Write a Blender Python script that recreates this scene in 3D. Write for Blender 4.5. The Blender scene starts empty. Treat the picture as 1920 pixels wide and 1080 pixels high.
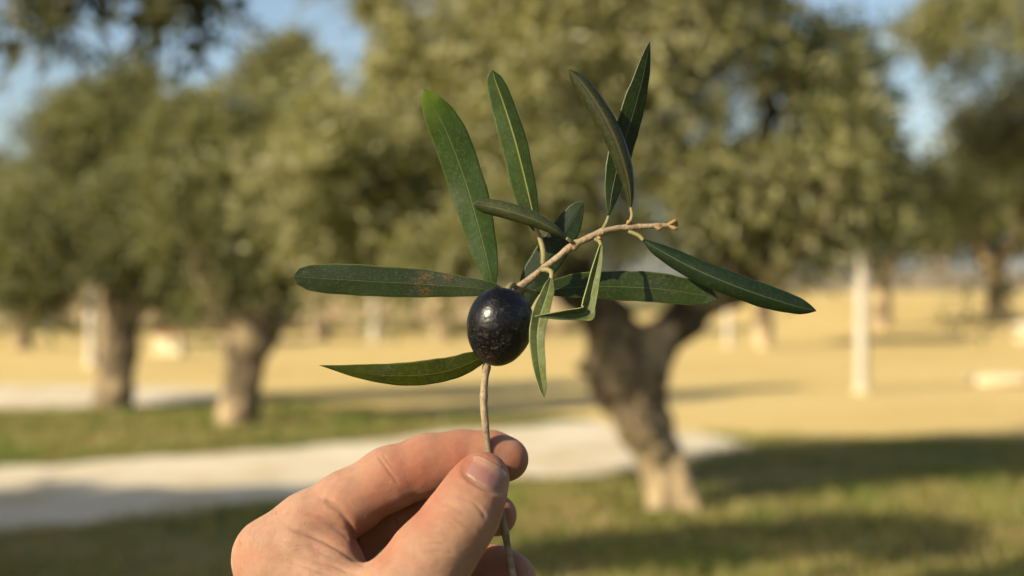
import bpy, math, random
import numpy as np
from mathutils import Vector
R = math.radians
random.seed(7)
S = bpy.context.scene
COL = S.collection

# ------------------------------------------------------------------ camera, sky, sun, exposure
CAM_H = 1.55
FPX = 1920 * 50.0 / 36.0            # focal length in full-size pixels
FOC = 0.445                         # the sprig hangs 44.5 cm from the lens
cd = bpy.data.cameras.new('camera')
cam = bpy.data.objects.new('camera', cd)
COL.objects.link(cam)
cam.location = (0, 0, CAM_H)
cam.rotation_euler = (R(90), 0, 0)
cd.lens = 50
cd.sensor_width = 36
cd.clip_start = 0.02
cd.clip_end = 3000
cd.dof.use_dof = True
cd.dof.focus_distance = FOC
cd.dof.aperture_fstop = 8.6
S.camera = cam

SUN_EL, SUN_AZ = 27.0, 232.0        # low sun from behind and to the left (azimuth clockwise from +Y)
az, el = R(SUN_AZ), R(SUN_EL)
TOSUN = Vector((math.sin(az) * math.cos(el), math.cos(az) * math.cos(el), math.sin(el)))
w = bpy.data.worlds.new('World')
S.world = w
w.use_nodes = True
nt = w.node_tree
nt.nodes.clear()
sky = nt.nodes.new('ShaderNodeTexSky')
sky.sky_type = 'NISHITA'
sky.sun_disc = False
sky.sun_elevation = el
sky.sun_rotation = az
sky.air_density = 1.0
sky.dust_density = 1.8
sky.ozone_density = 1.0
bg = nt.nodes.new('ShaderNodeBackground')
bg.inputs['Strength'].default_value = 0.086
wo = nt.nodes.new('ShaderNodeOutputWorld')
# thin bright cloud drifting over the whole sky
tc = nt.nodes.new('ShaderNodeTexCoord')
mp = nt.nodes.new('ShaderNodeMapping'); mp.inputs['Scale'].default_value = (1.0, 1.0, 2.2)
cn = nt.nodes.new('ShaderNodeTexNoise'); cn.inputs['Scale'].default_value = 3.4; cn.inputs['Detail'].default_value = 6
cr = nt.nodes.new('ShaderNodeMapRange'); cr.interpolation_type = 'SMOOTHSTEP'
cr.inputs['From Min'].default_value = 0.46; cr.inputs['From Max'].default_value = 0.74; cr.inputs['To Max'].default_value = 0.75
mxw = nt.nodes.new('ShaderNodeMix'); mxw.data_type = 'RGBA'; mxw.inputs[7].default_value = (4.3, 4.25, 4.2, 1)
nt.links.new(tc.outputs['Generated'], mp.inputs[0]); nt.links.new(mp.outputs[0], cn.inputs['Vector'])
nt.links.new(cn.outputs['Fac'], cr.inputs['Value']); nt.links.new(cr.outputs['Result'], mxw.inputs[0])
nt.links.new(sky.outputs[0], mxw.inputs[6]); nt.links.new(mxw.outputs[2], bg.inputs[0])
nt.links.new(bg.outputs[0], wo.inputs[0])
sd = bpy.data.lights.new('sun', 'SUN')
sun = bpy.data.objects.new('sun', sd)
COL.objects.link(sun)
sd.energy = 5.0
sd.angle = R(0.53)
sd.color = (1.0, 0.85, 0.61)
sun.rotation_euler = (-TOSUN).to_track_quat('-Z', 'Y').to_euler()
sun.location = (0, 0, 30)
S.view_settings.view_transform = 'Standard'
S.view_settings.look = 'None'
S.view_settings.exposure = 0.9
S.view_settings.gamma = 1.0
S.render.engine = 'CYCLES'
S.cycles.use_denoising = True
try:
    S.cycles.denoiser = 'OPENIMAGEDENOISE'
    S.cycles.denoising_input_passes = 'RGB_ALBEDO_NORMAL'
except Exception:
    pass
S.cycles.max_bounces = 8
S.cycles.transparent_max_bounces = 8

# ------------------------------------------------------------------ small helpers
def P(px, py, dep=0.0):
    """a point near the sprig: full-size photo pixel + millimetres behind the focal plane"""
    d = FOC + dep * 0.001
    return np.array(((px - 960) * d / FPX, d, CAM_H - (py - 540) * d / FPX))

def W(px, py, y):
    return np.array(((px - 960) * y / FPX, y, CAM_H - (py - 540) * y / FPX))

def sstep(a, b, x):
    t = np.clip((np.asarray(x, float) - a) / (b - a), 0, 1)
    return t * t * (3 - 2 * t)

def height(x, y):
    """the field lies flat and climbs gently at the far right"""
    return sstep(30, 46, y) * np.maximum(0, np.minimum(np.asarray(y, float), 80) - 32) * 0.030 * sstep(0, 14, x)

def hit(px, py):
    lo, hi = 1.0, 300.0
    for d in np.arange(2, 300, 0.25):
        p = W(px, py, d)
        if p[2] <= height(p[0], d):
            hi = d
            break
    p = W(px, py, hi)
    return np.array((p[0], hi, float(height(p[0], hi))))

def vnoise(p, seed=0):
    """value noise in [-1,1] at points p (N,3)"""
    p = np.asarray(p, float)
    i = np.floor(p).astype(np.int64)
    f = p - i
    f = f * f * (3 - 2 * f)
    def h(ix, iy, iz):
        n = (ix * 374761393 + iy * 668265263 + iz * 2147483647 + seed * 1274126177) & 0xFFFFFFFF
        n = ((n ^ (n >> 13)) * 1274126177) & 0xFFFFFFFF
        n = n ^ (n >> 16)
        return (n & 0xFFFF) / 32767.5 - 1
    r = 0
    for a in (0, 1):
        for b in (0, 1):
            for c in (0, 1):
                wgt = (f[:, 0] if a else 1 - f[:, 0]) * (f[:, 1] if b else 1 - f[:, 1]) * (f[:, 2] if c else 1 - f[:, 2])
                r = r + wgt * h(i[:, 0] + a, i[:, 1] + b, i[:, 2] + c)
    return r

def mesh_from(name, V, F, smooth=True):
    """V (N,3), F (M,k) int array of equal polygons"""
    V = np.asarray(V, np.float32)
    F = np.asarray(F, np.int32)
    m = bpy.data.meshes.new(name)
    k = F.shape[1]
    m.vertices.add(len(V))
    m.vertices.foreach_set('co', V.ravel())
    m.loops.add(F.size)
    m.loops.foreach_set('vertex_index', F.ravel())
    m.polygons.add(len(F))
    m.polygons.foreach_set('loop_start', np.arange(0, F.size, k, dtype=np.int32))
    m.polygons.foreach_set('loop_total', np.full(len(F), k, np.int32))
    m.update(calc_edges=True)
    m.validate()
    if smooth:
        m.polygons.foreach_set('use_smooth', np.ones(len(m.polygons), bool))
    return m

def obj(name, mesh, mat=None, parent=None):
    o = bpy.data.objects.new(name, mesh)
    COL.objects.link(o)
    if mat is not None:
        for mm in (mat if isinstance(mat, (list, tuple)) else [mat]):
            mesh.materials.append(mm)
    if parent is not None:
        o.parent = parent
        o.matrix_parent_inverse = Vector((0, 0, 0)) and o.matrix_parent_inverse
        o.location = Vector((0, 0, 0)) - parent_origin(parent)
    return o

def parent_origin(p):
    v = Vector((0, 0, 0))
    while p is not None:
        v += Vector(p.location)
        p = p.parent
    return v

def tag(o, label=None, cat=None, group=None, kind=None):
    if label: o['label'] = label
    if cat: o['category'] = cat
    if group: o['group'] = group
    if kind: o['kind'] = kind
    return o

def empty(name, loc):
    o = bpy.data.objects.new(name, None)
    COL.objects.link(o)
    o.location = [float(v) for v in loc]
    o.empty_display_size = 0.05
    return o

def catmull(pts, n):
    """smooth resampling of control rows (any number of columns)"""
    p = np.asarray(pts, float)
    p = np.vstack([2 * p[0] - p[1], p, 2 * p[-1] - p[-2]])
    k = len(p) - 3
    t = np.linspace(0, k - 1e-9, n)
    i = np.floor(t).astype(int)
    u = (t - i)[:, None]
    a, b, c, d = p[i], p[i + 1], p[i + 2], p[i + 3]
    return 0.5 * (2 * b + (c - a) * u + (2 * a - 5 * b + 4 * c - d) * u ** 2 + (3 * b - a - 3 * c + d) * u ** 3)

def tube(pts, rad, n=10, cap=True):
    """pts (N,3), rad (N,) -> quads; the ends close to a point"""
    pts = np.asarray(pts, float)
    rad = np.asarray(rad, float)
    if cap:
        d0 = pts[0] - pts[1]; d0 /= np.linalg.norm(d0) + 1e-12
        d1 = pts[-1] - pts[-2]; d1 /= np.linalg.norm(d1) + 1e-12
        pts = np.vstack([pts[0] + d0 * rad[0] * .5, pts[0] + d0 * rad[0] * .35, pts, pts[-1] + d1 * rad[-1] * .35, pts[-1] + d1 * rad[-1] * .5])
        rad = np.concatenate([[rad[0] * .02, rad[0] * .7], rad, [rad[-1] * .7, rad[-1] * .02]])
    N = len(pts)
    T = np.gradient(pts, axis=0)
    T /= np.linalg.norm(T, axis=1)[:, None] + 1e-12
    up = np.array((0.13, 1, 0.21))
    A = np.cross(T, up); A /= np.linalg.norm(A, axis=1)[:, None] + 1e-12
    B = np.cross(T, A)
    ang = np.linspace(0, 2 * np.pi, n, endpoint=False)
    V = pts[:, None, :] + rad[:, None, None] * (np.cos(ang)[None, :, None] * A[:, None, :] + np.sin(ang)[None, :, None] * B[:, None, :])
    V = V.reshape(-1, 3)
    i = np.arange(N - 1)[:, None] * n
    j = np.arange(n)[None, :]
    j2 = (j + 1) % n
    F = np.stack([i + j, i + j2, i + n + j2, i + n + j], -1).reshape(-1, 4)
    return V, F

def joinVF(parts):
    Vs, Fs, o = [], [], 0
    for V, F in parts:
        Vs.append(V); Fs.append(np.asarray(F) + o); o += len(V)
    return np.vstack(Vs), np.vstack(Fs)

# ------------------------------------------------------------------ signed distance + surface nets
def cone_d(p, a, ra, b, rb, sc=None):
    """distance to a capsule whose radius runs from ra to rb"""
    a = np.asarray(a, np.float32); b = np.asarray(b, np.float32)
    ab = b - a
    if sc is not None:
        sc = np.asarray(sc, np.float32); ab = ab * sc; q = (p - a) * sc
    else:
        q = p - a
    t = np.clip((q @ ab) / (ab @ ab + 1e-12), 0, 1)
    e = q - t[..., None] * ab
    return np.sqrt((e * e).sum(-1)) - (ra + (rb - ra) * t)

def smin(a, b, k):
    h = np.maximum(k - np.abs(a - b), 0) / k
    return np.minimum(a, b) - h * h * k * 0.25

def chain_d(p, chain, k, sc=None):
    f = None
    for (a, ra), (b, rb) in zip(chain[:-1], chain[1:]):
        d = cone_d(p, a, ra, b, rb, sc)
        f = d if f is None else smin(f, d, k)
    return f

def surface_nets(f, org, h):
    s = f < 0
    nx, ny, nz = f.shape
    cs = [s[i:nx - 1 + i, j:ny - 1 + j, k:nz - 1 + k] for i in (0, 1) for j in (0, 1) for k in (0, 1)]
    allc = cs[0].copy(); anyc = cs[0].copy()
    for c in cs[1:]:
        allc &= c; anyc |= c
    act = anyc & ~allc
    idx = np.full(act.shape, -1, np.int32)
    I = np.argwhere(act)
    idx[act] = np.arange(len(I))
    off = np.array([(i, j, k) for i in (0, 1) for j in (0, 1) for k in (0, 1)])
    val = np.stack([f[I[:, 0] + o[0], I[:, 1] + o[1], I[:, 2] + o[2]] for o in off], 1)
    acc = np.zeros((len(I), 3)); cnt = np.zeros(len(I))
    for a in range(8):
        for b in range(a + 1, 8):
            if np.abs(off[a] - off[b]).sum() != 1:
                continue
            va, vb = val[:, a], val[:, b]
            m = (va < 0) != (vb < 0)
            t = np.where(m, va / (va - vb + 1e-20), 0)
            acc += np.where(m[:, None], off[a] + t[:, None] * (off[b] - off[a]), 0)
            cnt += m
    V = org + (I + acc / cnt[:, None]) * h
    Q = []
    for ax in range(3):
        b, c = (ax + 1) % 3, (ax + 2) % 3
        sl0 = [slice(None)] * 3; sl1 = [slice(None)] * 3
        sl0[ax] = slice(0, -1); sl1[ax] = slice(1, None)
        s0, s1 = s[tuple(sl0)], s[tuple(sl1)]
        E = np.argwhere(s0 != s1)
        E = E[(E[:, b] > 0) & (E[:, c] > 0) & (E[:, b] < f.shape[b] - 1) & (E[:, c] < f.shape[c] - 1)]
        def cell(db, dc):
            e = E.copy(); e[:, b] -= db; e[:, c] -= dc
            return idx[e[:, 0], e[:, 1], e[:, 2]]
        q = np.stack([cell(1, 1), cell(0, 1), cell(0, 0), cell(1, 0)], 1)
        flip = ~s0[E[:, 0], E[:, 1], E[:, 2]]
        q[flip] = q[flip][:, ::-1]
        Q.append(q)
    return V, np.vstack(Q)

def grid_pts(lo, hi, h):
    n = np.ceil((np.asarray(hi) - lo) / h).astype(int) + 1
    ax = [np.float32(lo[i]) + np.arange(n[i], dtype=np.float32) * np.float32(h) for i in range(3)]
    return ax, n

# ------------------------------------------------------------------ materials
class NT:
    def __init__(self, name):
        self.m = bpy.data.materials.new(name)
        self.m.use_nodes = True
        self.t = self.m.node_tree
        self.t.nodes.clear()
        self.out = self.t.nodes.new('ShaderNodeOutputMaterial')
    def n(self, typ, **kw):
        nd = self.t.nodes.new(typ)
        for k, v in kw.items():
            if k.startswith('i_'):
                nd.inputs[k[2:].replace('_', ' ')].default_value = v
            else:
                setattr(nd, k, v)
        return nd
    def link(self, a, b):
        self.t.links.new(a, b)
    def noise(self, scale, detail=4, rough=0.55, vec=None, dist=0.0):
        nd = self.n('ShaderNodeTexNoise')
        nd.inputs['Scale'].default_value = scale
        nd.inputs['Detail'].default_value = detail
        nd.inputs['Roughness'].default_value = rough
        nd.inputs['Distortion'].default_value = dist
        if vec is not None:
            self.link(vec, nd.inputs['Vector'])
        return nd.outputs['Fac']
    def ramp(self, fac, stops):
        r = self.n('ShaderNodeValToRGB')
        cr = r.color_ramp
        while len(cr.elements) < len(stops):
            cr.elements.new(0.5)
        for e, (p, c) in zip(cr.elements, stops):
            e.position = p
            e.color = (*c, 1) if len(c) == 3 else c
        self.link(fac, r.inputs[0])
        return r.outputs[0]
    def mix(self, fac, a, b, mode='MIX'):
        x = self.n('ShaderNodeMix', data_type='RGBA', blend_type=mode)
        for sock, v in ((x.inputs[0], fac), (x.inputs[6], a), (x.inputs[7], b)):
            if hasattr(v, 'default_value') and hasattr(v, 'is_linked'):
                self.link(v, sock)
            elif isinstance(v, (int, float)):
                sock.default_value = v
            else:
                sock.default_value = (*v, 1)
        return x.outputs[2]
    def math(self, op, a, b=0.0, clamp=False):
        x = self.n('ShaderNodeMath', operation=op, use_clamp=clamp)
        for sock, v in ((x.inputs[0], a), (x.inputs[1], b)):
            if isinstance(v, (int, float)):
                sock.default_value = v
            else:
                self.link(v, sock)
        return x.outputs[0]
    def smooth(self, v, lo, hi):
        x = self.n('ShaderNodeMapRange', interpolation_type='SMOOTHSTEP')
        self.link(v, x.inputs['Value'])
        x.inputs['From Min'].default_value = lo
        x.inputs['From Max'].default_value = hi
        return x.outputs['Result']
    def coord(self, which='Object'):
        return self.n('ShaderNodeTexCoord').outputs[which]
    def bump(self, hgt, dist, strength=1.0, normal=None):
        b = self.n('ShaderNodeBump')
        b.inputs['Strength'].default_value = strength
        b.inputs['Distance'].default_value = dist
        self.link(hgt, b.inputs['Height'])
        if normal is not None:
            self.link(normal, b.inputs['Normal'])
        return b.outputs['Normal']
    def principled(self, color, rough=0.6, normal=None, **kw):
        p = self.n('ShaderNodeBsdfPrincipled')
        for key, v in (('Base Color', color), ('Roughness', rough)):
            if isinstance(v, (int, float)):
                p.inputs[key].default_value = v
            elif isinstance(v, tuple):
                p.inputs[key].default_value = (*v, 1)
            else:
                self.link(v, p.inputs[key])
        if normal is not None:
            self.link(normal, p.inputs['Normal'])
        for k, v in kw.items():
            s = p.inputs[k.replace('_', ' ')]
            if isinstance(v, (int, float, tuple)):
                s.default_value = v
            else:
                self.link(v, s)
        return p.outputs[0]
    def done(self, shader):
        self.link(shader, self.out.inputs['Surface'])
        return self.m

def mat_ground():
    M = NT('grass_ground')
    c = M.coord()
    a = M.noise(0.55, 5, 0.6, c)
    b = M.noise(3.2, 5, 0.65, c)
    f = M.noise(28, 4, 0.7, c)
    mixf = M.math('ADD', M.math('MULTIPLY', a, 0.55), M.math('MULTIPLY', b, 0.45))
    col = M.ramp(mixf, [(0.38, (0.26, 0.195, 0.080)), (0.46, (0.205, 0.175, 0.050)), (0.52, (0.080, 0.105, 0.014)), (0.60, (0.032, 0.065, 0.005))])
    soil = M.smooth(M.noise(1.7, 4, 0.6, M.n('ShaderNodeMapping').outputs[0] if False else c, 0.4), 0.60, 0.70)
    col = M.mix(M.math('MULTIPLY', soil, 0.75), col, (0.21, 0.095, 0.040))
    col = M.mix(0.35, col, M.ramp(f, [(0.3, (0.35, 0.35, 0.3)), (0.7, (1.2, 1.2, 1.1))]), 'MULTIPLY')
    nrm = M.bump(f, 0.03, 0.8)
    return M.done(M.principled(col, 0.9, nrm, Specular_IOR_Level=0.15))

def mat_field():
    M = NT('dry_field')
    c = M.coord()
    mp = M.n('ShaderNodeMapping'); M.link(c, mp.inputs[0]); mp.inputs['Scale'].default_value = (0.35, 1, 1)
    a = M.noise(0.42, 5, 0.65, mp.outputs[0])
    b = M.noise(2.5, 4, 0.6, c)
    f = M.noise(30, 3, 0.7, c)
    col = M.ramp(M.math('ADD', M.math('MULTIPLY', a, 0.7), M.math('MULTIPLY', b, 0.3)),
                 [(0.36, (0.45, 0.325, 0.120)), (0.5, (0.54, 0.41, 0.165)), (0.62, (0.57, 0.45, 0.20))])
    col = M.mix(0.25, col, M.ramp(f, [(0.3, (0.6, 0.6, 0.6)), (0.7, (1.1, 1.1, 1.1))]), 'MULTIPLY')
    return M.done(M.principled(col, 0.95, M.bump(f, 0.03, 0.5), Specular_IOR_Level=0.1))

def mat_path():
    M = NT('pale_gravel')
    c = M.coord()
    a = M.noise(0.9, 5, 0.6, c)
    f = M.noise(45, 4, 0.7, c)
    col = M.ramp(a, [(0.35, (0.46, 0.37, 0.22)), (0.5, (0.58, 0.51, 0.37)), (0.7, (0.66, 0.60, 0.47))])
    col = M.mix(0.3, col, M.ramp(f, [(0.3, (0.6, 0.6, 0.6)), (0.7, (1.1, 1.1, 1.1))]), 'MULTIPLY')
    return M.done(M.principled(col, 0.95, M.bump(f, 0.012, 0.6), Specular_IOR_Level=0.1))

def mat_bark(name, dark=1.0, sun_wash=0.0):
    M = NT(name)
    c = M.coord()
    mp = M.n('ShaderNodeMapping'); M.link(c, mp.inputs[0]); mp.inputs['Scale'].default_value = (1, 1, 0.28)
    a = M.noise(14, 6, 0.7, mp.outputs[0], 0.6)
    b = M.noise(2.2, 4, 0.6, c)
    col = M.ramp(a, [(0.36, (0.04 * dark, 0.03 * dark, 0.02 * dark)), (0.52, (0.17 * dark, 0.13 * dark, 0.085 * dark)), (0.68, (0.42 * dark, 0.33 * dark, 0.22 * dark))])
    col = M.mix(M.smooth(b, 0.47, 0.62), col, (0.60 * dark, 0.46 * dark, 0.28 * dark))
    # pale foot: sunlight painted into the bark, whitewash on the far trunks; uneven edge
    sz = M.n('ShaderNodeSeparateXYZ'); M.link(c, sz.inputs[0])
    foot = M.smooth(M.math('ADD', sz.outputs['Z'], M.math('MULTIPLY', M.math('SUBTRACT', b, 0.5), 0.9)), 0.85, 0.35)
    col = M.mix(M.math('MULTIPLY', M.math('MULTIPLY', foot, sun_wash), M.smooth(a, 0.25, 0.5)), col, (0.40, 0.31, 0.185))
    return M.done(M.principled(col, 0.92, M.bump(a, 0.05, 0.9), Specular_IOR_Level=0.15))

def mat_foliage(name, green, gold, grey):
    M = NT(name)
    at = M.n('ShaderNodeAttribute', attribute_name='tint')
    col = M.ramp(at.outputs['Fac'], [(0.0, green), (0.55, gold), (1.0, grey)])
    geo = M.n('ShaderNodeNewGeometry')
    col = M.mix(M.math('MULTIPLY', geo.outputs['Backfacing'], 0.6), col, grey)
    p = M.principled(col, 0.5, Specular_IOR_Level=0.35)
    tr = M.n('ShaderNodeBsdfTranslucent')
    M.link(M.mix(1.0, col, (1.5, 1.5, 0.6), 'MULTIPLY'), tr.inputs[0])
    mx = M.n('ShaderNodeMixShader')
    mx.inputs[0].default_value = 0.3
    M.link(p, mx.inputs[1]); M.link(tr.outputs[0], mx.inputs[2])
    return M.done(mx.outputs[0])

def mat_plain(name, ca, cb, scale=6, rough=0.85, bump=0.01):
    M = NT(name)
    c = M.coord()
    a = M.noise(scale, 5, 0.65, c)
    col = M.ramp(a, [(0.3, ca), (0.7, cb)])
    return M.done(M.principled(col, rough, M.bump(a, bump, 0.6), Specular_IOR_Level=0.2))

def mat_skin():
    M = NT('skin')
    c = M.coord()
    tone = M.n('ShaderNodeAttribute', attribute_name='tone').outputs['Fac']
    a = M.noise(90, 4, 0.6, c)
    b = M.noise(420, 3, 0.6, c)
    base = M.mix(tone, (0.330, 0.198, 0.130), (0.235, 0.083, 0.048))
    base = M.mix(M.smooth(a, 0.45, 0.75), base, M.mix(0.6, base, (0.30, 0.115, 0.072)))
    base = M.mix(M.math('MULTIPLY', M.smooth(b, 0.35, 0.7), 0.16), base, (0.16, 0.078, 0.040))
    # fine criss-cross skin texture
    v = M.n('ShaderNodeTexVoronoi', feature='DISTANCE_TO_EDGE')
    mp = M.n('ShaderNodeMapping'); M.link(c, mp.inputs[0]); mp.inputs['Scale'].default_value = (1.0, 1.0, 1.5)
    nz = M.n('ShaderNodeTexNoise'); nz.inputs['Scale'].default_value = 300
    ad = M.n('ShaderNodeMix', data_type='VECTOR'); ad.inputs[0].default_value = 0.0018
    M.link(mp.outputs[0], ad.inputs[4]); M.link(nz.outputs['Color'], ad.inputs[5])
    M.link(ad.outputs[1], v.inputs['Vector'])
    v.inputs['Scale'].default_value = 1500
    cells = M.smooth(v.outputs['Distance'], 0.0, 0.22)
    fine = M.noise(1500, 3, 0.6, c)
    hgt = M.math('ADD', M.math('MULTIPLY', cells, 0.5), M.math('MULTIPLY', fine, 0.5))
    n1 = M.bump(hgt, 0.00016, 0.9)
    n2 = M.bump(M.noise(330, 4, 0.6, c), 0.0005, 0.6, n1)
    rough = M.ramp(M.noise(200, 3, 0.6, c), [(0.3, (0.52,) * 3), (0.7, (0.66,) * 3)])
    p = M.n('ShaderNodeBsdfPrincipled')
    M.link(base, p.inputs['Base Color'])
    M.link(rough, p.inputs['Roughness'])
    M.link(n2, p.inputs['Normal'])
    p.inputs['Subsurface Weight'].default_value = 0.75
    p.inputs['Subsurface Radius'].default_value = (1.0, 0.32, 0.16)
    p.inputs['Subsurface Scale'].default_value = 0.0045
    p.inputs['Specular IOR Level'].default_value = 0.3
    return M.done(p.outputs[0])

def mat_nail():
    M = NT('nail')
    uv = M.n('ShaderNodeUVMap').outputs[0]
    sp = M.n('ShaderNodeSeparateXYZ'); M.link(uv, sp.inputs[0])
    v = sp.outputs['Y']
    col = M.ramp(v, [(0.0, (0.42, 0.29, 0.21)), (0.07, (0.27, 0.15, 0.10)), (0.2, (0.215, 0.105, 0.085)), (0.6, (0.20, 0.092, 0.078)), (0.82, (0.26, 0.14, 0.095)), (0.97, (0.33, 0.20, 0.115))])
    mp = M.n('ShaderNodeMapping'); M.link(uv, mp.inputs[0]); mp.inputs['Scale'].default_value = (26, 1.5, 1)
    n = M.bump(M.noise(2.0, 3, 0.5, mp.outputs[0]), 0.00006, 0.6)
    return M.done(M.principled(col, 0.46, n, Subsurface_Weight=0.25, Subsurface_Scale=0.002, Specular_IOR_Level=0.5))

def mat_leaf(name, face, edge, rib, spots=None, rough=0.42, ribw=0.03, trans=0.12, tipcol=None, sheen=0.24):
    M = NT(name)
    uv = M.n('ShaderNodeUVMap').outputs[0]
    sp = M.n('ShaderNodeSeparateXYZ'); M.link(uv, sp.inputs[0])
    u, v = sp.outputs['X'], sp.outputs['Y']
    c = M.coord()
    au = M.math('ABSOLUTE', M.math('SUBTRACT', u, 0.5))
    a = M.noise(140, 4, 0.6, c)
    b = M.noise(900, 3, 0.6, c)
    col = M.ramp(a, [(0.3, face), (0.7, tuple(x * 0.62 for x in face))])
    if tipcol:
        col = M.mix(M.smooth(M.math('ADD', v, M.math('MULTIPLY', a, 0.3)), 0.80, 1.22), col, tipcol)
    col = M.mix(M.math('MULTIPLY', M.smooth(b, 0.45, 0.75), 0.35), col, tuple(min(1, x * 2.0 + 0.012) for x in face))
    # side veins: faint slanting lines running from the rib
    sv = M.math('SINE', M.math('MULTIPLY', M.math('SUBTRACT', v, M.math('MULTIPLY', au, 0.35)), 190))
    col = M.mix(M.math('MULTIPLY', M.smooth(sv, 0.3, 1.0), 0.05), col, rib)
    ribf = M.math('SUBTRACT', 1.0, M.smooth(au, ribw * 0.35, ribw))
    col = M.mix(M.math('MULTIPLY', ribf, M.ramp(v, [(0.0, (1.0,) * 3), (0.4, (0.8,) * 3), (1.0, (0.45,) * 3)])), col, rib)
    ed = M.smooth(au, 0.455, 0.497)
    col = M.mix(M.math('MULTIPLY', ed, 0.7), col, edge)
    for (su, sv_, ru, rv, sc) in (spots or []):
        du = M.math('DIVIDE', M.math('SUBTRACT', u, su), ru)
        dv = M.math('DIVIDE', M.math('SUBTRACT', v, sv_), rv)
        d = M.math('ADD', M.math('MULTIPLY', du, du), M.math('MULTIPLY', dv, dv))
        k = M.math('SUBTRACT', 1.0, M.smooth(d, 0.3, 1.0))
        k = M.math('MULTIPLY', k, M.smooth(M.noise(sc, 4, 0.75, c, 1.0), 0.47, 0.58))
        col = M.mix(M.math('MULTIPLY', k, 0.65), col, (0.080, 0.038, 0.010))
    dust = M.smooth(M.noise(2300, 2, 0.6, c), 0.60, 0.72)
    col = M.mix(M.math('MULTIPLY', dust, M.math('MULTIPLY', M.smooth(a, 0.4, 0.65), 0.45)), col, (0.13, 0.13, 0.085))
    hgt = M.math('ADD', M.math('MULTIPLY', ribf, -0.6), M.math('MULTIPLY', M.noise(500, 3, 0.6, c), 0.5))
    hgt = M.math('ADD', hgt, M.math('MULTIPLY', sv, 0.03))
    n = M.bump(hgt, 0.00022, 0.7)
    p = M.principled(col, rough, n, Specular_IOR_Level=sheen)
    tr = M.n('ShaderNodeBsdfTranslucent')
    M.link(M.mix(1.0, col, (2.2, 2.4, 0.9), 'MULTIPLY'), tr.inputs[0])
    mx = M.n('ShaderNodeMixShader'); mx.inputs[0].default_value = trans
    M.link(p, mx.inputs[1]); M.link(tr.outputs[0], mx.inputs[2])
    return M.done(mx.outputs[0])

def mat_twig():
    M = NT('twig_bark')
    c = M.coord()
    a = M.noise(160, 5, 0.65, c)
    b = M.noise(900, 3, 0.7, c)
    col = M.ramp(a, [(0.32, (0.085, 0.055, 0.03)), (0.45, (0.19, 0.14, 0.085)), (0.7, (0.29, 0.235, 0.155))])
    col = M.mix(M.math('MULTIPLY', M.smooth(b, 0.52, 0.68), 0.7), col, (0.10, 0.06, 0.03))
    return M.done(M.principled(col, 0.6, M.bump(M.math('ADD', a, b), 0.00045, 0.9), Specular_IOR_Level=0.25))

def mat_olive():
    M = NT('olive_skin')
    c = M.coord('Generated')
    o = M.coord()
    a = M.noise(5.5, 5, 0.6, c, 0.5)
    bloom = M.smooth(M.noise(2.6, 4, 0.6, c), 0.42, 0.7)
    col = M.mix(bloom, (0.0014, 0.0012, 0.0016), (0.0018, 0.0023, 0.0055))
    sp = M.n('ShaderNodeSeparateXYZ'); M.link(c, sp.inputs[0])
    low = M.smooth(sp.outputs['Z'], 0.62, 0.16)
    # scuffs: broken streaks, denser on the lower half
    mp = M.n('ShaderNodeMapping'); M.link(c, mp.inputs[0]); mp.inputs['Rotation'].default_value = (0.5, 0.9, 0.4); mp.inputs['Scale'].default_value = (1.2, 1.2, 4.5)
    st = M.smooth(M.noise(5.0, 5, 0.66, mp.outputs[0], 2.6), 0.59, 0.68)
    mp2 = M.n('ShaderNodeMapping'); M.link(c, mp2.inputs[0]); mp2.inputs['Rotation'].default_value = (0.2, -0.8, 1.4); mp2.inputs['Scale'].default_value = (4.5, 1.5, 1.2)
    st2 = M.smooth(M.noise(4.6, 5, 0.66, mp2.outputs[0], 3.0), 0.59, 0.68)
    scuff = M.math('MULTIPLY', M.math('MAXIMUM', st, st2), M.math('ADD', 0.22, M.math('MULTIPLY', low, 0.78)))
    col = M.mix(M.math('MULTIPLY', scuff, 0.55), col, (0.12, 0.10, 0.08))
    pits = M.smooth(M.noise(55, 3, 0.7, c), 0.6, 0.7)
    rough = M.math('ADD', M.math('ADD', M.math('ADD', 0.19, M.math('MULTIPLY', a, 0.14)), M.math('MULTIPLY', scuff, 0.25)), M.math('MULTIPLY', bloom, 0.06))
    hgt = M.math('ADD', M.math('MULTIPLY', a, 0.8), M.math('ADD', M.math('MULTIPLY', scuff, 0.35), M.math('MULTIPLY', pits, -0.35)))
    n = M.bump(hgt, 0.00036, 0.85)
    return M.done(M.principled(col, rough, n, Specular_IOR_Level=0.30))

m_ground, m_field, m_path = mat_ground(), mat_field(), mat_path()
m_bark = mat_bark('olive_bark', 0.66, 0.15); m_bark_sunlit = mat_bark('olive_bark_sunlit_foot', 0.64, 0.85); m_bark_far = mat_bark('weathered_bark', 0.85, 0.5)
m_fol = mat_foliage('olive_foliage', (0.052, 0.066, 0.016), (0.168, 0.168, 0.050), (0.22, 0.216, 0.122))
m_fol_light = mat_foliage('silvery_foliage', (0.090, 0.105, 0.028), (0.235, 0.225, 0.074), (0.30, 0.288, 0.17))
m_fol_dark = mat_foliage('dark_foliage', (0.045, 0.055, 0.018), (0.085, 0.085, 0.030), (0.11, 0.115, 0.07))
m_blade = mat_foliage('grass_blades', (0.060, 0.150, 0.006), (0.22, 0.195, 0.058), (0.36, 0.28, 0.115))
m_stone = mat_plain('pale_stone', (0.44, 0.37, 0.24), (0.55, 0.47, 0.32), 5)
m_wall = mat_plain('boundary_plaster', (0.27, 0.205, 0.12), (0.37, 0.29, 0.18), 0.9)
m_wall_grey = mat_plain('grey_masonry', (0.15, 0.13, 0.10), (0.24, 0.21, 0.165), 0.9)
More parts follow.
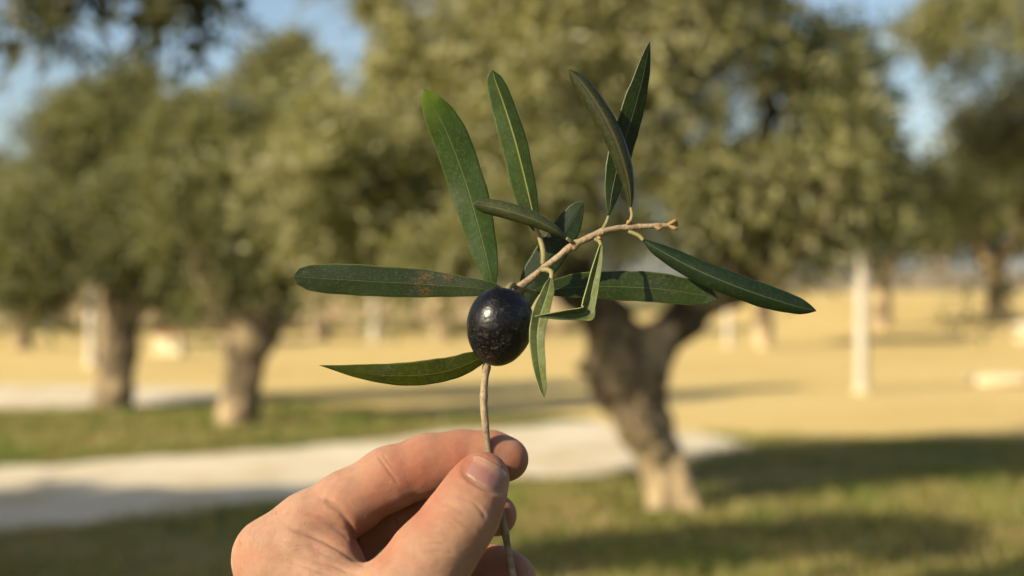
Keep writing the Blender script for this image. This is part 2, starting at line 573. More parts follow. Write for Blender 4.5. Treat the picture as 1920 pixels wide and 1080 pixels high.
m_post = mat_plain('whitewashed_post', (0.36, 0.33, 0.27), (0.47, 0.43, 0.36), 4)
m_white = mat_plain('white_paint', (0.54, 0.48, 0.32), (0.63, 0.57, 0.40), 3)
m_tile = mat_plain('terracotta', (0.34, 0.14, 0.08), (0.42, 0.2, 0.12), 5)

# ------------------------------------------------------------------ the ground, the field, the two gravel tracks
xs = np.unique(np.concatenate([np.linspace(-900, -60, 15), np.linspace(-60, 60, 121), np.linspace(60, 900, 15)]))
ys = np.unique(np.concatenate([np.linspace(-200, -10, 10), np.linspace(-10, 110, 121), np.linspace(110, 1600, 20)]))
X, Y = np.meshgrid(xs, ys, indexing='ij')
V = np.stack([X, Y, height(X, Y)], -1).reshape(-1, 3)
def gridF(nx, ny):
    i = np.arange(nx - 1)[:, None] * ny; j = np.arange(ny - 1)[None, :]
    return np.stack([i + j, i + ny + j, i + ny + j + 1, i + j + 1], -1).reshape(-1, 4)
tag(obj('ground', mesh_from('ground', V, gridF(len(xs), len(ys))), m_ground), 'grassy orchard ground with green and straw patches', kind='structure')

def sheet(name, lo, hi, lift, mat, n=160, m=14, wob=0.25, seed=1):
    """strip between two edge polylines (world x,y), both resampled, edges uneven"""
    a = catmull(lo, n); b = catmull(hi, n)
    s = np.linspace(0, 1, m)
    def wobble(p, sd):
        q = np.column_stack([p, np.zeros(len(p))])
        return p + wob * np.column_stack([np.zeros(len(p)), vnoise(q * 1.3, sd) + 0.5 * vnoise(q * 4, sd + 1)])
    a, b = wobble(a, seed), wobble(b, seed + 5)
    G = a[:, None, :] * (1 - s)[None, :, None] + b[:, None, :] * s[None, :, None]
    x, y = G[..., 0], G[..., 1]
    V = np.stack([x, y, height(x, y) + lift], -1).reshape(-1, 3)
    F = gridF(n, m)
    # face up
    v0, v1, v2 = V[F[0, 0]], V[F[0, 1]], V[F[0, 2]]
    if np.cross(v1 - v0, v2 - v0)[2] < 0:
        F = F[:, ::-1]
    return obj(name, mesh_from(name, V, F), mat)

near = [(-60, 25), (-30, 24), (-14, 23.2), (-8, 22.4), (-3, 19.4), (0.4, 17.2), (2.0, 14.9), (3.6, 14.5), (5.5, 14.7), (9, 14.3), (20, 13.5), (60, 12)]
far = [(-60, 49.5), (-30, 49.5), (-14, 49.5), (-8, 49.5), (-3, 49.5), (0.4, 49.5), (3, 52), (6, 66), (12, 76), (20, 78), (32, 78), (60, 78)]
tag(sheet('field', near, far, 0.008, m_field, 200, 60, 0.35, 3), 'wide mown straw-yellow field behind the trees', kind='structure')
def gl(pts):
    return [tuple(hit(*p)[:2]) for p in pts]
tag(sheet('path', gl([(-300, 1035), (0, 1000), (300, 968), (600, 934), (900, 905), (1110, 893), (1250, 868), (1420, 846)]),
          gl([(-300, 905), (0, 882), (300, 862), (600, 836), (900, 808), (1110, 792), (1250, 803), (1420, 837)]), 0.004, m_path, 200, 14, 0.18, 9),
    'pale gravel path crossing the grass from the left', kind='structure')
tag(sheet('path', gl([(-500, 782), (-200, 776), (0, 771), (200, 767), (330, 758), (420, 748)]),
          gl([(-500, 722), (-200, 724), (0, 726), (200, 726), (330, 730), (420, 737)]), 0.014, m_path, 90, 10, 0.25, 17),
    'second gravel track farther off at the left', kind='structure')

# ------------------------------------------------------------------ trees
def trunk_mesh(name, chains, h, k, amp, seed, flare=None):
    pts = np.array([c[0] for ch in chains for c in ch]); rr = max(c[1] for ch in chains for c in ch)
    lo, hi = pts.min(0) - rr - 4 * h - amp, pts.max(0) + rr + 4 * h + amp
    ax, n = grid_pts(lo, hi, h)
    f = np.full(n, 9.0, np.float32)
    for ch in chains:
        for (a, ra), (b, rb) in zip(ch[:-1], ch[1:]):
            m = max(ra, rb) + k + 3 * h + amp
            l = np.minimum(a, b) - m; u = np.maximum(a, b) + m
            sl = tuple(slice(max(0, int((l[i] - lo[i]) / h)), max(1, int((u[i] - lo[i]) / h) + 2)) for i in range(3))
            p = np.stack(np.meshgrid(*[ax[i][sl[i]] for i in range(3)], indexing='ij'), -1)
            f[sl] = smin(f[sl], cone_d(p, a, ra, b, rb), k)
    V, F = surface_nets(f, np.asarray(lo), h)
    # gnarl: radial displacement, ridges running up the stem
    N = np.zeros_like(V)
    fn = np.cross(V[F[:, 2]] - V[F[:, 0]], V[F[:, 3]] - V[F[:, 1]])
    for c in range(4):
        np.add.at(N, F[:, c], fn)
    N /= np.linalg.norm(N, axis=1)[:, None] + 1e-12
    q = V * np.array((1, 1, 0.3))
    d = amp * (0.6 * vnoise(q * 6 / max(rr, .1) * .25, seed) + 0.5 * vnoise(q * 13 / max(rr, .1) * .25, seed + 3) + 0.25 * vnoise(V * 9 / max(rr, .1) * .3, seed + 9))
    V = V + N * d[:, None]
    return mesh_from(name, V, F)

def crown_mesh(name, blobs, clumps, per, length, width, seed, gap=-0.25, gscale=0.7, twig=0.34, shell=0.45):
    """leafy sprays: clumps of narrow leaves along short drooping twigs spread through the blobs"""
    rng = np.random.default_rng(seed)
    B = np.array([list(c) + list(r) for c, r in blobs], float)
    vol = np.prod(B[:, 3:], axis=1) ** 0.75
    bi = rng.choice(len(B), clumps * 2, p=vol / vol.sum())
    d = rng.normal(size=(len(bi), 3)); d /= np.linalg.norm(d, axis=1)[:, None]
    r = rng.random(len(bi)) ** shell
    lump = 1 + 0.28 * vnoise(d * 2.3 + bi[:, None] * 7.1, seed + 1)
    c = B[bi, :3] + d * (r * lump)[:, None] * B[bi, 3:]
    keep = vnoise(c / gscale, seed + 2) + 0.35 * vnoise(c / gscale * 2.3, seed + 4) > gap
    c, d, r = c[keep][:clumps], d[keep][:clumps], r[keep][:clumps]
    n = len(c)
    td = d + rng.normal(size=(n, 3)) * 0.6 + np.array((0, 0, -0.25)); td /= np.linalg.norm(td, axis=1)[:, None]
    tint = np.clip(0.45 + 0.42 * vnoise(c * 1.1, seed + 6) + 0.17 * rng.normal(size=n), 0, 1)
    t = rng.random((n, per))
    base = c[:, None, :] + td[:, None, :] * ((t - 0.5) * twig)[..., None]
    base[..., 2] -= 0.10 * twig * (t * 2) ** 2
    ld = td[:, None, :] * 0.75 + rng.normal(size=(n, per, 3)) * 0.75
    ld /= np.linalg.norm(ld, axis=2)[..., None]
    sd = np.cross(ld, rng.normal(size=(n, per, 3))); sd /= np.linalg.norm(sd, axis=2)[..., None] + 1e-9
    L = length * (0.7 + 0.6 * rng.random((n, per)))[..., None]
    Wd = width * (0.7 + 0.6 * rng.random((n, per)))[..., None]
    v0 = base; v2 = base + ld * L
    mid = base + ld * L * 0.45
    V = np.stack([v0, mid + sd * Wd, v2, mid - sd * Wd], 2).reshape(-1, 3)
    F = np.arange(len(V)).reshape(-1, 4)
    m = mesh_from(name, V, F, smooth=False)
    at = m.attributes.new('tint', 'FLOAT', 'POINT')
    tt = np.repeat(np.clip(np.repeat(tint, per) + rng.normal(size=n * per) * 0.12, 0, 1), 4)
    at.data.foreach_set('value', tt.astype(np.float32))
    return m

TREES = 'olive trees of the orchard'
def tree(label, base, chains, blobs, clumps, per, length, width, seed, h=0.03, k=0.10, amp=0.04, fol=None, bark=None, name='olive_tree', cat='olive tree', group=TREES, **kw):
    e = empty(name, base)
    tag(e, label, cat, group)
    if chains:
        obj('trunk', trunk_mesh('trunk', chains, h, k, amp, seed), bark or m_bark, e)
    c = obj('crown', crown_mesh('crown', blobs, clumps, per, length, width, seed, **kw), fol or m_fol, e)
    c['kind'] = 'stuff'
    return e

def px_chain(y, pts):
    """(px, py, radius px, dy) -> world chain at distance y"""
    out = []
    for p in pts:
        yy = y + (p[3] if len(p) > 3 else 0)
        out.append((W(p[0], p[1], yy), p[2] * yy / FPX))
    return out

# the old forked tree that fills the middle
y0 = 10.1
b0 = W(1262, 950, y0)
mk = [
    px_chain(y0, [(1264, 965, 46), (1254, 900, 42), (1232, 850, 43), (1210, 790, 54), (1186, 720, 64, .02), (1176, 660, 62)]),
    px_chain(y0, [(1172, 680, 58), (1140, 610, 46, -.05), (1100, 560, 38, -.1), (1025, 510, 32, -.15), (962, 435, 27, -.2), (925, 320, 20, -.3), (880, 180, 12, -.3)]),
    px_chain(y0, [(1205, 720, 50), (1236, 640, 40, .05), (1300, 575, 40, .1), (1362, 532, 38, .15), (1388, 466, 31, .2), (1405, 360, 21, .3), (1440, 200, 12, .4)]),
    px_chain(y0, [(1098, 552, 28, -.1), (1060, 470, 20, .3), (1020, 340, 15, .6), (1010, 150, 9, .8)]),
    px_chain(y0, [(1362, 530, 26, .15), (1450, 500, 20, -.2), (1540, 420, 15, -.5), (1600, 280, 9, -.6)]),
    px_chain(y0, [(1244, 935, 22), (1222, 955, 16, -.1), (1200, 972, 6, -.2)]),
    px_chain(y0, [(1150, 720, 30, -.05), (1108, 690, 26, -.08), (1112, 660, 22, -.05)]),
    px_chain(y0, [(1205, 740, 40, -.1), (1222, 715, 28, -.2), (1218, 690, 18, -.22)]),
    px_chain(y0, [(1272, 935, 24), (1290, 958, 15, -.1), (1308, 972, 6, -.15)]),
]
mk_b = [
    (W(690, 330, y0 - .2), (0.62, 0.75, 0.62)), (W(760, 170, y0), (0.62, 0.9, 0.60)), (W(850, 380, y0 + .3), (0.6, .8, .42)),
    (W(1000, 60, y0), (0.85, 1.1, 0.75)), (W(900, 250, y0 - .6), (0.5, .5, .5)), (W(1080, 300, y0 + .7), (0.7, .6, .5)),
    (W(1280, 60, y0 + .2), (0.8, 1.1, 0.75)), (W(1300, 330, y0 - .5), (0.62, .6, .50)), (W(1480, 300, y0 - .1), (0.7, 0.95, 0.66)),
    (W(1585, 345, y0), (0.5, .8, .34)), (W(1520, 130, y0 + .3), (0.62, .9, .62)), (W(1150, -220, y0), (1.7, 1.5, 0.9)), (W(1430, 420, y0 + .2), (0.45, .6, .27)), (W(1660, 360, y0 + .2), (.36, .5, .34)), (W(1600, 240, y0 + .2), (.3, .5, .4)),
    (W(620, 420, y0 - .1), (0.36, .55, .3)), (W(700, 440, y0 - .5), (.5, .6, .26)), (W(850, 450, y0 - 1.1), (.5, .55, .22)), (W(980, 330, y0 - 1.0), (.5, .5, .34)), (W(1130, 120, y0 - .6), (.7, .6, .5)), (W(640, 260, y0), (.36, .6, .42)), (np.array((-1.15, 9.0, 2.38)), (.62, .6, .5)), (np.array((-.5, 9.3, 2.25)), (.5, .5, .34)), (W(600, 300, y0 + .4), (.4, .5, .5)), (W(640, 140, y0 + .3), (.42, .5, .46)), (W(690, 10, y0 + .2), (.5, .6, .42)), (W(680, 90, y0 + .5), (.34, .4, .34)), (W(720, 120, y0 - .2), (.34, .4, .34)), (W(650, 140, y0 + .5), (.4, .5, .4)),
]
tree('thick old olive tree with forked twisted trunk and pale sunlit base', b0, mk, mk_b, 9800, 13, 0.09, 0.013, 11, h=0.02, k=0.05, amp=0.085, fol=m_fol_light, bark=m_bark_sunlit, gap=-0.28, gscale=0.55, twig=.5, shell=.55)

# two trees at the left
y1 = 16.2
b1 = W(448, 800, y1)
tree('gnarled olive tree at the left with leaning trunk beside the path', b1,
     [px_chain(y1, [(446, 812, 44), (450, 770, 34), (458, 700, 32), (468, 640, 44), (490, 590, 50)]),
      px_chain(y1, [(470, 640, 36), (420, 570, 34, -.2), (380, 500, 22, -.3), (350, 400, 14, -.3)]),
      px_chain(y1, [(480, 620, 38), (530, 580, 30, .2), (550, 500, 20, .3), (500, 380, 14, .3)])],
     [(W(430, 250, y1), (0.78, 0.9, 0.62)), (W(370, 380, y1 - .4), (0.75, .8, .66)), (W(480, 400, y1 + .4), (0.62, .8, .7)), (W(500, 270, y1 + .2), (0.42, .7, .6)), (W(330, 270, y1 - .2), (.5, .6, .5)), (W(450, 500, y1), (0.72, .7, .34)), (W(500, 130, y1 + .5), (.4, .4, .36)), (W(548, 95, y1 + .6), (.34, .4, .36)), (W(410, 560, y1 + .2), (.5, .4, .22)), (W(545, 380, y1 + .2), (.5, .6, .8)), (W(360, 210, y1 + .3), (.5, .5, .32))],
     4000, 13, 0.10, 0.015, 21, h=0.03, gap=-0.4, twig=.5, shell=.55)
y2 = 18.2
b2 = W(212, 770, y2)
tree('upright olive tree with straight dark trunk at the far left', b2,
     [px_chain(y2, [(208, 782, 42), (214, 740, 33), (222, 660, 31), (230, 580, 32), (236, 520, 30)]),
      px_chain(y2, [(232, 560, 26), (180, 470, 20, -.2), (140, 360, 13, -.2)]),
      px_chain(y2, [(234, 540, 26), (270, 440, 18, .3), (280, 300, 12, .3)])],
     [(W(210, 230, y2), (0.85, 1., 0.62)), (W(120, 330, y2), (0.72, .9, .72)), (W(250, 380, y2 - .3), (.8, .9, .75)), (W(70, 430, y2 - .2), (.66, .8, .7)), (W(170, 480, y2), (0.95, .9, .42)), (W(320, 460, y2 + .3), (.55, .7, .5)), (W(20, 500, y2), (.55, .7, .4)), (W(250, 150, y2), (.5, .4, .36)), (W(310, 300, y2 + .2), (.55, .7, .8)), (W(130, 230, y2), (.6, .6, .45)), (W(60, 540, y2), (.7, .6, .35)), (W(330, 560, y2 + .4), (.5, .5, .22))],
     4600, 13, 0.11, 0.016, 31, h=0.035, gap=-0.4, twig=.5, shell=.55)

# trees of the shade: they stand off to the left, outside the picture; one reaches its twigs into it
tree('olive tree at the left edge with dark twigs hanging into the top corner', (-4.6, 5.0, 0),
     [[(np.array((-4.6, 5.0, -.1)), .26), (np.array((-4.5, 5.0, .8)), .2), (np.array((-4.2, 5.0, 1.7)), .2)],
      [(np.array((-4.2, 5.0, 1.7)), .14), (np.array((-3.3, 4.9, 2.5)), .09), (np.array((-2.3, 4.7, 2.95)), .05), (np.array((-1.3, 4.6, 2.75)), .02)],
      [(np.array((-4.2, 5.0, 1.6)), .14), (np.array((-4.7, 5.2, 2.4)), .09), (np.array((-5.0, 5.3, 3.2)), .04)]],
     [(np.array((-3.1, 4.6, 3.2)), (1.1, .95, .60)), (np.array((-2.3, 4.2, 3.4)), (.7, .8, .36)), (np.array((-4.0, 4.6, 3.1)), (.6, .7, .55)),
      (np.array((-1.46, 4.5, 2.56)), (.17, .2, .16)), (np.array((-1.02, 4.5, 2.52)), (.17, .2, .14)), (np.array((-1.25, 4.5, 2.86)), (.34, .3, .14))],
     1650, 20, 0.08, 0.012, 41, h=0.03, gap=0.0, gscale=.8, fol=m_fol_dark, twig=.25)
tree('olive tree beyond the left edge whose crown shades the gravel path', (-8.6, 5.6, 0),
     [[(np.array((-8.6, 5.6, -.1)), .3), (np.array((-8.5, 5.6, 1.2)), .22), (np.array((-8.4, 5.7, 2.2)), .14), (np.array((-8.0, 5.8, 3.2)), .05)]],
     [(np.array((-8.4, 5.5, 3.0)), (1.6, 1.9, .9)), (np.array((-7.0, 5.6, 3.0)), (1.2, 1.9, .75)), (np.array((-9.8, 5.6, 2.8)), (1.2, 1.6, .8)), (np.array((-6.4, 4.4, 2.9)), (1.1, 1.3, .7)), (np.array((-7.0, 6.35, 3.05)), (1.5, .75, .55)), (np.array((-9.0, 6.3, 2.95)), (1.4, .75, .55))],
     3400, 18, 0.13, 0.024, 51, h=0.04, gap=-0.7)
# right-hand tree whose crown fills the upper right corner
y3 = 12.5
tree('olive tree at the right edge with airy crown against the sky', (6.2, y3, 0),
     [[(np.array((6.2, y3, -.1)), .3), (np.array((6.1, y3, 1.0)), .24), (np.array((5.8, y3, 2.2)), .13), (np.array((5.0, y3, 3.2)), .05)], [(np.array((6.1, y3, 1.0)), .16), (np.array((6.7, y3, 2.4)), .08)]],
     [(W(1880, 120, y3), (0.42, .8, .9)), (W(1830, 20, y3), (.55, .8, .32)), (W(1900, 330, y3), (.42, .8, .65)), (W(1800, 330, y3 + .4), (.28, .5, .22)), (W(2050, 200, y3), (.9, 1., 1.2)), (W(1990, 440, y3), (.7, .7, .4)), (W(1740, 60, y3 + .3), (.4, .5, .28)), (W(1860, 420, y3 + .4), (.5, .6, .45)), (W(1790, 470, y3 + .6), (.36, .5, .3)), (W(1920, 480, y3 + .2), (.55, .6, .36)), (W(1790, 230, y3 + .3), (.34, .5, .42)), (W(1740, 330, y3 + .5), (.34, .5, .3)), (W(1840, 500, y3 + .3), (.5, .6, .24))],
     3600, 12, 0.09, 0.012, 61, h=0.04, fol=m_fol_light, gap=-0.10, gscale=.6, twig=.5, shell=.6)

def far_tree(label, px, py, htop, half, seed, white=False, y=None, lean=0.0, name='olive_tree', fol=None, low=0.33, group=TREES, clumps=520):
    b = hit(px, py) if y is None else np.array(((px - 960) * y / FPX, y, float(height((px - 960) * y / FPX, y))))
    s = htop
    c = [[(b + (0, 0, -.15), .055 * s), (b + (lean * .3, 0, .16 * s), .042 * s), (b + (lean, 0, low * s), .045 * s)],
         [(b + (lean, 0, low * s), .034 * s), (b + (lean - .18 * s, 0, .55 * s), .02 * s)], [(b + (lean, 0, low * s), .034 * s), (b + (lean + .17 * s, .05, .58 * s), .02 * s)]]
    cz = (low + .12 + 1) / 2 * s
    rz = (1 - low - .02) / 2 * s
    rng = np.random.default_rng(seed)
    bl = [(b + (lean, 0, cz), (half * .7, half * .7, rz * .85))]
    for a in range(5):
        bl.append((b + (lean + half * .55 * math.cos(a * 1.26 + seed), half * .5 * math.sin(a * 1.26 + seed), cz + rz * rng.uniform(-.45, .35)), (half * .5, half * .5, rz * .5)))
    return tree(label, b, c, bl, clumps, 16, 0.035 * s, 0.0055 * s, seed, h=max(.03, .012 * s), k=.03 * s, amp=.012 * s, bark=m_bark_far, name=name, fol=fol, group=group, gap=-.3)

far_tree('small olive tree with whitewashed trunk left of the pale post', 1432, 655, 4.6, 2.1, 71)
far_tree('olive tree on the field just right of the tall pale post', 1655, 618, 5.8, 2.7, 72, low=.28)
far_tree('dark olive tree casting a long shadow at the far right of the field', 1868, 608, 6.8, 3.8, 73, low=.22, clumps=900)
far_tree('olive tree seen behind the middle crown above the wall', 830, 600, 6.5, 2.6, 74, y=40)
far_tree('olive tree beside the wall between the left trees and the old one', 600, 612, 5.2, 2.2, 75, y=43)
far_tree('olive tree behind the straight dark trunk at the far left', 40, 640, 5.0, 2.6, 76, y=36)
for i, (px, yy, hh, hf, lb) in enumerate([
    (-60, 58, 8.5, 4.2, 'tall bushy tree beyond the wall at the left border'), (250, 60, 7.5, 4.0, 'round tree beyond the wall behind the cream block'),
    (520, 62, 7.0, 3.8, 'broad tree beyond the wall behind the leaning trunk'), (760, 66, 6.2, 3.6, 'low tree beyond the wall left of the olive fruit'),
    (1010, 64, 6.0, 3.6, 'tree beyond the field behind the forked trunk'), (1330, 86, 9.0, 4.4, 'tree on the rise behind the whitewashed trunk'),
    (1560, 92, 7.6, 4.2, 'tree on the rise behind the pale post'), (1760, 90, 8.4, 4.4, 'tree on the rise above the low grey wall'), (1960, 88, 8.8, 4.6, 'tree on the rise at the right border'),
    (1130, 98, 8.0, 4.6, 'farthest tree seen through the fork of the old trunk'), (1440, 102, 8.6, 4.8, 'farthest tree between the whitewashed trunk and the tall post'), (1665, 104, 8.2, 4.8, 'farthest tree just right of the tall pale post'),
    (1850, 106, 8.4, 5.0, 'farthest tree behind the dark tree on the field'), (890, 80, 6.6, 4.2, 'farthest tree directly behind the black fruit'), (640, 78, 7.0, 4.2, 'farthest tree beyond the wall above the long left leaf'), (400, 76, 7.2, 4.2, 'farthest tree beyond the wall between the two left trunks'), (110, 74, 7.6, 4.2, 'farthest tree beyond the wall behind the short post')]):
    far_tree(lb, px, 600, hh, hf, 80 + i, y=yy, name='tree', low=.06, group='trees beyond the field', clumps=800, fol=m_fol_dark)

# ------------------------------------------------------------------ walls, posts and stones
def box(lo, hi, bev=0.0):
    lo, hi = np.asarray(lo, float), np.asarray(hi, float)
    import bmesh
    bm = bmesh.new()
    bmesh.ops.create_cube(bm, size=1)
    for v in bm.verts:
        v.co = Vector(((lo + hi) / 2 + np.array(v.co) * (hi - lo)).tolist())
    if bev:
        bmesh.ops.bevel(bm, geom=bm.edges[:], offset=bev, segments=2, affect='EDGES')
    return bm
def bm_obj(name, bm, mat, parent=None):
    m = bpy.data.meshes.new(name); bm.to_mesh(m); bm.free()
    return obj(name, m, mat, parent)

def wall(label, x0, x1, y, hgt, step, mat, group='walls round the field'):
    e = empty('boundary_wall', ((x0 + x1) / 2, y, float(height((x0 + x1) / 2, y))))
    tag(e, label, 'wall', group)
    n = max(1, int((x1 - x0) / step))
    xx = np.linspace(x0, x1, n + 1)
    for i in range(n):
        z = float(height((xx[i] + xx[i + 1]) / 2, y))
        bm_obj('panel', box((xx[i] + .15, y - .09, z - .5), (xx[i + 1] - .15, y + .09, z + hgt)), mat, e)
        bm_obj('coping', box((xx[i] + .15, y - .14, z + hgt), (xx[i + 1] - .15, y + .14, z + hgt + .08), .015), mat, e)
    for x in xx:
        z = float(height(x, y))
        bm_obj('pillar', box((x - .15, y - .16, z - .5), (x + .15, y + .16, z + hgt + .2), .02), mat, e)
wall('long beige plastered wall along the back of the field', -34, 4, 50, 1.55, 3.8, m_wall)
wall('low greyish wall on the rise at the right of the field', 6, 42, 79.5, 1.0, 4.5, m_wall_grey)

def post(label, px, py, top, wpx, cat='post', y=None):
    b = hit(px, py)
    y = b[1]
    hgt = (py - top) * y / FPX
    r = wpx * y / FPX / 2
    e = empty('pale_post', b)
    tag(e, label, cat, 'pale posts standing on the field')
    z = np.array([-.2, 0.0, .02, .5, .97, .985, 1.0]) * hgt
    rr = np.array([1.05, 1.05, 1.02, 1.0, .96, .9, .55]) * r
    V, F = tube([b + (0, 0, q) for q in z], rr, 14)
    obj('shaft', mesh_from('shaft', V, F), m_post, e)
    V, F = tube([b + (0, 0, q) for q in (-.1, 0.0, .05, .07)], np.array([1.5, 1.5, 1.45, 1.15]) * r, 14)
    obj('footing', mesh_from('footing', V, F), m_stone, e)
post('tall pale post standing in the straw field right of the forked tree', 1616, 738, 474, 24)
post('pale post just left of the straight dark trunk', 172, 690, 548, 19)
post('pale post in front of the wall below the long left leaf', 702, 642, 548, 17)
post('short pale post in front of the wall at the far left', 90, 632, 578, 15)
post('faint pale post between the forked tree and the tall post', 1366, 652, 574, 13)

b = hit(320, 668)
k = b[1] / FPX
e = empty('stone_block', b)
tag(e, 'bright cream block standing on the field between the left trunks', 'stone block')
bm_obj('body', box((b[0] - 26 * k, b[1] - .3, 0), (b[0] + 26 * k, b[1] + .3, 36 * k), .04), m_white, e)
bm_obj('cover', box((b[0] - 24 * k, b[1] - .22, 36 * k), (b[0] + 24 * k, b[1] + .22, 46 * k), .03), m_tile, e)

def rock(name, label, px, py, wx, hz, seed, mat=None, cat='stone'):
    b = hit(px, py); k = b[1] / FPX
    u, v = np.meshgrid(np.linspace(0, 2 * np.pi, 25)[:-1], np.linspace(-np.pi / 2, np.pi / 2, 14))
    D = np.stack([np.cos(v) * np.cos(u), np.cos(v) * np.sin(u), np.sin(v)], -1).reshape(-1, 3)
    D = np.sign(D) * np.abs(D) ** 0.7
    D *= (1 + .18 * vnoise(D * 1.8, seed) + .06 * vnoise(D * 5, seed + 1))[:, None]
    V = b + D * np.array((wx * k / 2, wx * k / 2.6, hz * k * .6)) + (0, 0, hz * k * .35)
    i = np.arange(13)[:, None] * 24; j = np.arange(24)[None, :]; j2 = (j + 1) % 24
    F = np.stack([i + j, i + j2, i + 24 + j2, i + 24 + j], -1).reshape(-1, 4)
    tag(obj(name, mesh_from(name, V, F), mat or m_white), label, cat)
rock('pale_stone', 'low pale stone lying in the field at the right', 1872, 722, 112, 22, 5, m_stone)
rock('pale_boulder', 'rounded pale boulder at the right border below the dark tree', 1918, 642, 36, 40, 8, m_stone)

# hedge line along the foot of the wall
def hedge_mesh(seed):
    bl = [(np.array((x, 49.2, .18)), (1.2, .35, .26)) for x in np.arange(-32, 3, 1.7)]
    return crown_mesh('low_hedge', bl, 900, 14, .16, .03, seed, gap=-.2)
o = obj('low_hedge', hedge_mesh(93), m_fol)
tag(o, 'thin green hedge running along the foot of the beige wall', 'hedge')

# grass: short blades and tufts between the camera and the field
def grass_mesh():
    rng = np.random.default_rng(5)
    n = 90000
    d = 5.5 + 16 * rng.random(n) ** 1.3
    x = (rng.random(n) - .5) * 0.86 * d
    c = np.stack([x, d, np.zeros(n)], -1)
    nz = vnoise(c * 1.1, 3) + .6 * vnoise(c * 3.1, 4)
    keep = nz > rng.normal(size=n) * .5 - .25
    # keep the tracks and the field bare
    up = np.array(gl([(-300, 890), (0, 868), (300, 848), (600, 822), (900, 795), (1110, 783), (1250, 800), (1420, 836)]))
    dn = np.array(gl([(-300, 1035), (0, 1000), (300, 968), (600, 934), (900, 905), (1110, 893), (1250, 868), (1420, 846)]))
    u = np.interp(x, up[:, 0], up[:, 1]); l = np.interp(x, dn[:, 0], dn[:, 1])
    keep &= ~((d > l + .1) & (d < u - .1) & (x < up[-1, 0]))
    nr = np.array(near)
    keep &= d < np.interp(x, nr[:, 0], nr[:, 1]) + .3
    up2 = hit(0, 771)[1]
    keep &= ~((d > up2) & (x < -4))
    c, nz = c[keep], nz[keep]
    n = len(c)
    hgt = (.03 + .05 * rng.random(n)) * (1 + .5 * np.clip(nz, -.6, 1))
    a = rng.random(n) * 2 * np.pi
    wv = np.stack([np.cos(a), np.sin(a), np.zeros(n)], -1) * (.006 + .006 * rng.random(n))[:, None]
    lean = np.stack([rng.normal(size=n), rng.normal(size=n), np.zeros(n)], -1) * (.5 * hgt)[:, None]
    V = np.stack([c - wv, c + wv, c + lean + np.stack([np.zeros(n)] * 2 + [hgt], -1)], 1).reshape(-1, 3)
    m = mesh_from('grass', V, np.arange(3 * n).reshape(-1, 3), False)
    at = m.attributes.new('tint', 'FLOAT', 'POINT')
    at.data.foreach_set('value', np.repeat(np.clip(.55 - .55 * nz + .15 * rng.normal(size=n), 0, 1), 3).astype(np.float32))
    return m
tag(obj('grass', grass_mesh(), m_blade), 'short green and straw coloured grass under the trees', 'grass', kind='stuff')

# ------------------------------------------------------------------ the sprig
ROOT = P(938, 1000, 2)
sprig = empty('olive_sprig', P(965, 1085, 1))
tag(sprig, 'olive sprig with narrow green leaves and one black fruit held between finger and thumb', 'olive sprig')
m_tw, m_ol = mat_twig(), mat_olive()
def tube_px(ctrl, n=60, sides=12, jitter=0.0, seed=0, nodes=()):
    """ctrl rows: px, py, radius px, dep mm"""
    c = catmull(ctrl, n)
    pts = np.array([P(a[0], a[1], a[3]) for a in c])
    rad = c[:, 2] * (0.84 if jitter else 1.0) * FOC / FPX
    if jitter:
        pts = pts + .00022 * np.column_stack([vnoise(pts * 160, 1), vnoise(pts * 160, 2), vnoise(pts * 160, 3)])
        rad = rad * (1 + jitter * vnoise(np.column_stack([np.arange(n) * .35, np.zeros(n), np.zeros(n)]), seed))
    for (nx_, ny_, nr_) in nodes:
        rad = rad + nr_ * FOC / FPX * np.exp(-((c[:, 0] - nx_) ** 2 + (c[:, 1] - ny_) ** 2) / 7.5 ** 2)
    return tube(pts, rad, sides)
tw = [tube_px([(975, 1135, 8.4, 0), (962, 1080, 8, 0), (953, 1035, 8, 1), (945, 990, 8.6, 1), (936, 950, 8, 0), (924, 895, 8, 0), (916, 845, 8, 0), (910, 790, 8, 0), (907, 740, 8, 0), (911, 690, 8.2, 0), (924, 630, 8, 1), (945, 580, 8, 1), (968, 546, 9, 0), (1000, 519, 8.4, 0), (1040, 487, 7.8, 0), (1078, 460, 8.2, -1), (1128, 436, 7.2, -1), (1178, 426, 6.6, 0), (1228, 423, 5.4, 0), (1256, 422, 5, 0)], 190, 14, .10, 3, [(968, 546, 2.4), (1024, 499, 2.0), (1078, 459, 2.4), (1128, 436, 2.2), (1180, 426, 2.0), (1234, 424, 1.6), (908, 744, 1.4), (943, 1000, 1.8), (912, 688, 1.6)])]
V, F = joinVF(tw)
obj('twig', mesh_from('twig', V, F), m_tw, sprig)
m_bud = mat_plain('bud_scales', (0.12, 0.055, 0.02), (0.26, 0.18, 0.075), 400, 0.6, 0.0002)
for ctrl in ([(1252, 422, 4, 0), (1262, 420, 7, 0), (1270, 422, 4, 0)], [(1256, 424, 3, -1), (1265, 428, 4.5, -1), (1271, 427, 2, -1)], [(1256, 420, 3, -1), (1264, 415, 4.5, -1), (1270, 414, 2, -1)],
             [(1228, 425, 3, -.6), (1236, 428, 5, -.8), (1242, 426, 2, -.8)], [(1176, 420, 3, -.6), (1180, 416, 4.5, -.8), (1185, 413, 2, -.8)], [(1072, 462, 3, -1.6), (1077, 465, 5, -2), (1082, 464, 2, -2)], [(1120, 444, 3, -1.6), (1124, 447, 4, -2), (1128, 448, 2, -2)]):
    V, F = tube_px(ctrl, 9, 8)
    obj('bud', mesh_from('bud', V, F), m_bud, sprig)

